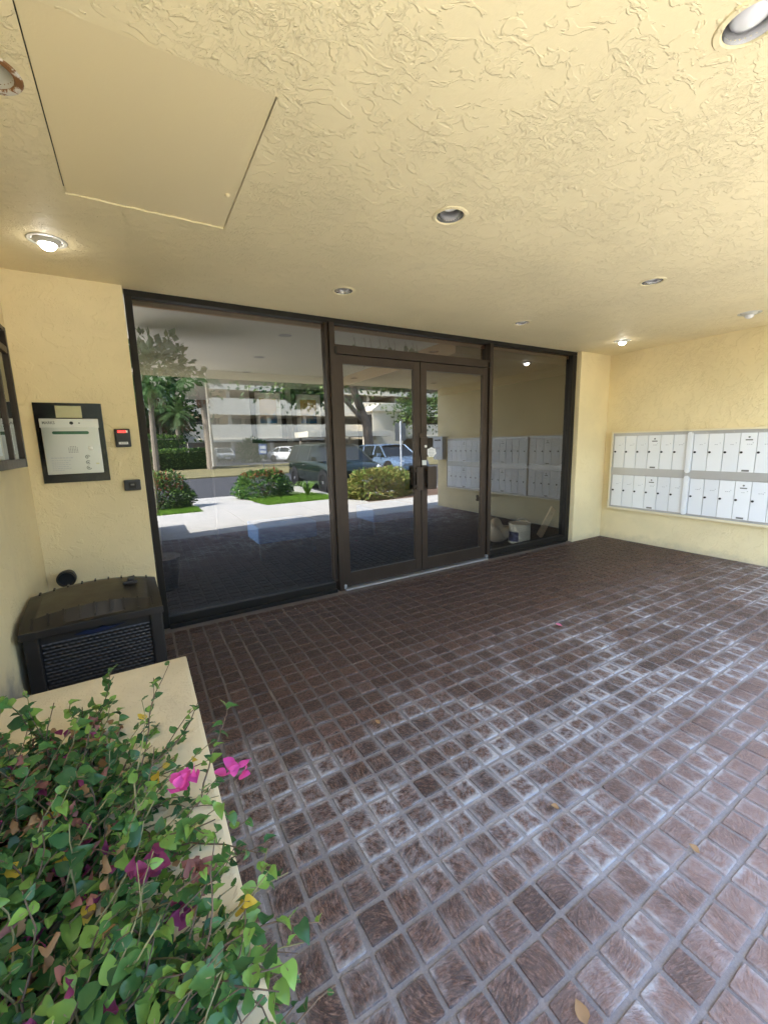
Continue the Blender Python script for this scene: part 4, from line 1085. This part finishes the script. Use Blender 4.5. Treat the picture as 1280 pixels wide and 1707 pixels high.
def car(label, x, y, rz, paint, L=4.5, Wd=1.82, hood=.95, roof=1.45, suv=False, zg=-.21, cat='car'):
    t = thing('parked_car', label, cat, (x, y, zg), rz, 'cars parked outside')   # nose towards +X before turning
    hw = Wd/2; zb = .24 if not suv else .30; bz = hood-.02
    st = [(-L/2, .55, hood*.86, .80), (-L/2+.12, .36, hood*.98, .93), (-L/2+.9, zb, hood+.04, 1), (-.3, zb, hood+.02, 1), (L*.22, zb, hood, 1), (L/2-.75, zb, hood-.04, .985), (L/2-.18, .34, hood-.16, .92), (L/2, .42, hood-.28, .80)]
    vs = []; fs = []; m_ = 8
    for xx, zl, zt, k_ in st:
        for yy, zz in ((-.90, zl), (-1.0, zl+.12), (-1.0, zl+(zt-zl)*.62), (-.95, zt-.03), (-.80, zt+.015), ): vs.append((xx, yy*hw*k_, zz))
        for yy, zz in ((.80, zt+.015), (.95, zt-.03), (1.0, zl+(zt-zl)*.62), (1.0, zl+.12), (.90, zl)): vs.append((xx, yy*hw*k_, zz))
    m_ = 10
    for i in range(len(st)-1):
        for q_ in range(m_): fs.append((i*m_+q_, (i+1)*m_+q_, (i+1)*m_+(q_+1) % m_, i*m_+(q_+1) % m_))
    fs += [tuple(range(m_)), tuple((len(st)-1)*m_+q_ for q_ in range(m_))]
    MB().add(vs, fs).obj('body', paint, t, smooth=True)
    xr0, xr1, xf1, xf0 = (-L/2+.12, -L/2+.45, L*.08, L*.27) if suv else (-L/2+.45, -L*.20, L*.06, L*.26)
    if suv == 'wagon': xr0, xr1, xf1, xf0 = -L/2+.2, -L/2+.6, L*.08, L*.25
    tw = hw*.74; bw = hw*.93
    gh = [(xr0, bz, bw), (xr1, roof-.05, tw), (xf1, roof-.05, tw), (xf0, bz, bw)]
    v8 = [(gx, s_*wy, gz) for gx, gz, wy in gh for s_ in (-1, 1)]
    MB().add(v8, [(0, 2, 4, 6), (1, 7, 5, 3), (0, 1, 3, 2), (4, 5, 7, 6), (2, 3, 5, 4), (0, 6, 7, 1)]).obj('windows', M['carglass'], t)
    b = MB(); n = 5; vs = []; fs = []
    for i, xx in enumerate((xr1-.10, xr1+.1, (xr1+xf1)/2, xf1-.1, xf1+.10)):
        zz = roof-(.055 if i in (0, 4) else .008 if i in (1, 3) else 0)
        for yy, dz in ((-1.02, -.05), (-.9, .0), (0, .02), (.9, 0), (1.02, -.05)): vs.append((xx, yy*tw, zz+dz))
    for i in range(4):
        for q_ in range(4): fs.append((i*5+q_, (i+1)*5+q_, (i+1)*5+q_+1, i*5+q_+1))
    b.add(vs, fs).obj('roof', paint, t, smooth='all')
    b = MB()
    for s_ in (-1, 1):
        e = 1.012
        P_ = lambda xx, fr: (xx, s_*(bw+(tw-bw)*fr)*e, bz+(roof-.05-bz)*fr)
        b.tube([P_(xf0, 0), P_(xf1, 1)], .038, 5); b.tube([P_(xr0, 0), P_(xr1, 1)], .05, 5); b.tube([P_(xr1, 1), P_(xf1, 1)], .03, 5)
        for fx in (.40,) if not suv else (.28, .62):
            xx = xr0+(xf0-xr0)*fx; b.tube([P_(xx, 0), P_(xx+.02, 1)], .032, 5)
    b.obj('pillars', paint, t)
    wr = .37 if suv else .325
    for xx in (-L*.29, L*.30):
        for s_ in (-1, 1):
            wl = bpy.data.objects.new('wheel', None); COL.objects.link(wl); wl.parent = t; wl.location = (xx, s_*(hw-.085), wr)
            MB().lathe([(wr*.68, -.11), (wr*.95, -.11), (wr, -.08), (wr, .08), (wr*.95, .11), (wr*.68, .11)], (0, 0, 0), 'y', 24, False, False).obj('tyre', M['tyre'], wl, smooth=True)
            b = MB().lathe([(wr*.68, -.09), (wr*.62, -.06), (wr*.6, .06), (wr*.68, .09)], (0, 0, 0), 'y', 24, False, False)
            b.lathe([(.06, -.10), (.06, .10)], (0, 0, 0), 'y', 12)
            for q_ in range(5):
                a = 2*PI*q_/5; ca, sa = math.cos(a), math.sin(a)
                b.box(.03, wr*.66, -.085, .085, -.03, .03, lambda v, ca=ca, sa=sa: Vector((v.x*ca-v.z*sa, v.y, v.x*sa+v.z*ca)))
            b.obj('rim', M['rim'], wl)
            MB().lathe([(wr*1.14, -.07), (wr*1.14, .07)], (xx, s_*(hw-.062), wr+.01), 'y', 24).obj('wheel_arch', M['black'], t, smooth=True)
    for s_ in (-1, 1):
        MB().lathe([(.02, -.02), (.10, .0), (.09, .05), (.0, .06)], (L/2-.16, s_*hw*.68, hood-.22), 'x', 14).obj('headlight', M['headlight'], t, smooth=True)
        MB().box(-L/2-.01, -L/2+.14, s_*hw*.74-.12, s_*hw*.74+.12, hood*.72, hood*.86).obj('tail_light', M['tail'], t, bevel=.02)
        MB().box(xf0-.42, xf0-.30, s_*(hw+.10)-.09, s_*(hw+.10)+.09, hood+.02, hood+.16).obj('mirror', paint, t, bevel=.03)
        b = MB()
        for fx in (.16, .52): xx = xr0+(xf0-xr0)*fx; b.box(xx, xx+.17, s_*hw*1.005-.02, s_*hw*1.005+.02, hood-.16, hood-.125)
        b.obj('door_handle', M['rim'], t, bevel=.008)
    MB().box(L/2-.10, L/2+.012, -hw*.42, hw*.42, .42, hood-.36).obj('grille', M['black'], t, bevel=.01)
    MB().box(L/2-.02, L/2+.02, -.26, .26, .36, .48).obj('number_plate', M['signwhite'], t)
    return t
car('dark green SUV parked nose in beside the path, mirrored at the mullion', 5.86, -10.05, R(90), M['paintsuv'], 4.6, 1.86, 1.02, 1.58, True, cat='SUV')
car('pale blue wagon parked beyond the SUV, mirrored in the left door', 10.2, -13.4, R(90), M['paintblue'], 4.5, 1.76, .95, 1.50, 'wagon')
car('white sedan parked across the road in front of the apartment block', 12.6, -35.2, R(62), M['paintwhite'], 4.7, 1.82, .96, 1.44)
car('second white car across the road, mirrored behind the blue wagon', 18.2, -26.5, R(48), M['paintwhite'], 4.6, 1.80, .96, 1.44)
car('silver car under the apartment block, facing the lawn', 7.9, -43.2, R(90), M['paintgrey'], 4.5, 1.80, .95, 1.45)

t = thing('small_sign', 'small blue and white sign on a short post in the far lawn', 'sign', (7.25, -24.6, -.16))
MB().tube([(0, 0, 0), (0, 0, 1.1)], .025, 8).obj('post', M['signgrey'], t)
MB().box(-.26, .26, .02, .04, .95, 1.62).obj('panel', M['signblue'], t, bevel=.01)
MB().box(-.20, .20, .0405, .044, 1.30, 1.52).box(-.20, .20, .0405, .044, 1.03, 1.20).obj('white_field', M['signwhite'], t)
t = thing('street_sign', 'grey backed road sign on a white post beside the olive hedge', 'sign', (8.95, -10.4, -.03))
MB().box(-.025, .025, -.02, .02, 0, 2.2).obj('post', M['signwhite'], t)
MB().box(-.25, .25, -.035, -.022, 1.45, 2.13).obj('panel', M['signgrey'], t, bevel=.006)
t = thing('notice_board', 'low white notice board on two posts by the blue wagon', 'sign', (9.55, -10.0, -.03))
MB().box(-.24, .24, -.015, .015, .86, 1.16).obj('panel', M['signwhite'], t, bevel=.004)
b = MB()
for i in range(3): b.box(-.18, .18-.05*i, .0155, .018, 1.06-.07*i, 1.085-.07*i)
b.obj('lettering_lines', M['print2'], t)
for sx in (-.22, .22): MB().box(sx-.02, sx+.02, -.014, .014, 0, .859).obj('post', M['signwhite'], t)

# apartment block far behind
ap = thing('apartment_block', 'beige apartment block with long balcony bands over open parking', 'building', (0, -44.5, -.22))
b = MB(); XA, XB = 4.5, 62
b.box(XA, XB, -9, -6, 0, 13.2); b.obj('back_wall', M['shadewall'], ap)
for z0, z1, nm in ((2.62, 3.95, 'balcony_parapet'), (5.0, 6.72, 'balcony_parapet'), (7.6, 8.15, 'balcony_parapet'), (10.5, 11.6, 'balcony_parapet'), (12.6, 13.2, 'roof_fascia')):
    MB().box(XA, XB, .0, .25, z0, z1).box(XA, XB, -6, .0, z0, z0+.22).obj(nm, M['beige'], ap)
MB().box(XA-.3, XB, -9, .4, 13.201, 13.5).obj('roof', M['beige'], ap)
MB().box(XA, XB, .26, .34, 2.30, 2.42).box(XA, XB, .0, .25, 2.1, 2.619).obj('beam', M['beige'], ap)
for i in range(14):
    x = XA+.2+i*4.3; MB().box(x, x+.4, -.5, .0, 0, 2.1).obj('column', M['shadewall'], ap)
    for z in (3.951, 6.721):
        hh = 1.048 if z < 5 else 1.028
        MB().box(x-.06, x+.34, -5.9, -.3, z, z+hh).obj('party_wall', M['shadewall'], ap)
    for fl, z in enumerate((3.0, 5.4)):
        w_ = MB().box(x+1.0, x+2.6, -5.995, -5.94, z+.6, z+2.0).obj('window', M['darkdoor'], ap)
        MB().box(x+1.06, x+1.77, -5.94, -5.93, z+.66, z+1.94).obj('pane', M['winglass'], w_); MB().box(x+1.83, x+2.54, -5.94, -5.93, z+.66, z+1.94).obj('pane', M['winglass'], w_)
        MB().box(x+3.0, x+3.9, -5.995, -5.93, z-.1, z+2.0).obj('door', M['darkdoor'], ap)
for k_ in range(11):
    MB().lathe([(.05, .251), (.05, .27)], (XA+2+k_*5.2, 0, 3.3), 'y', 10).obj('drain_spout', M['darkdoor'], ap)
b = thing('stair_tower', 'beige stair tower standing forward of the apartment block', 'building', (27.5, -41.5, -.22))
MB().box(-2.4, 2.0, -2.7, 0, 0, 5.4).obj('wall', M['beige'], b)
MB().prism([(-2.8, 5.4), (2.4, 5.4), (1.2, 6.3), (-1.5, 6.3)], -2.7, .3, 'y').obj('roof', M['beige'], b)
MB().box(-3.4, -2.45, -.3, -.05, 3.2, 5.0).obj('window', M['darkdoor'], b)
t = thing('carport', 'long white edged carport roof in front of the apartment block', 'carport', (0, -38.0, -.22))
MB().box(15.5, 25.6, -4.2, 0, 2.35, 2.95).obj('roof', M['carport'], t, bevel=.03)
for x in (15.9, 19, 22, 25.2): MB().box(x, x+.2, -3.9, -3.7, 0, 2.35).obj('column', M['shadewall'], t)
t = thing('low_pavilion', 'cream gabled outbuilding behind the left palms', 'building', (.6, -41, -.2))
MB().box(-2, 3.6, -3, 0, 0, 3.0).obj('wall', M['beige'], t)
MB().prism([(-2.5, 3.0), (4.0, 3.0), (3.0, 4.3), (-1.4, 4.3)], -3.2, .4, 'y').obj('roof', M['boot'], t)
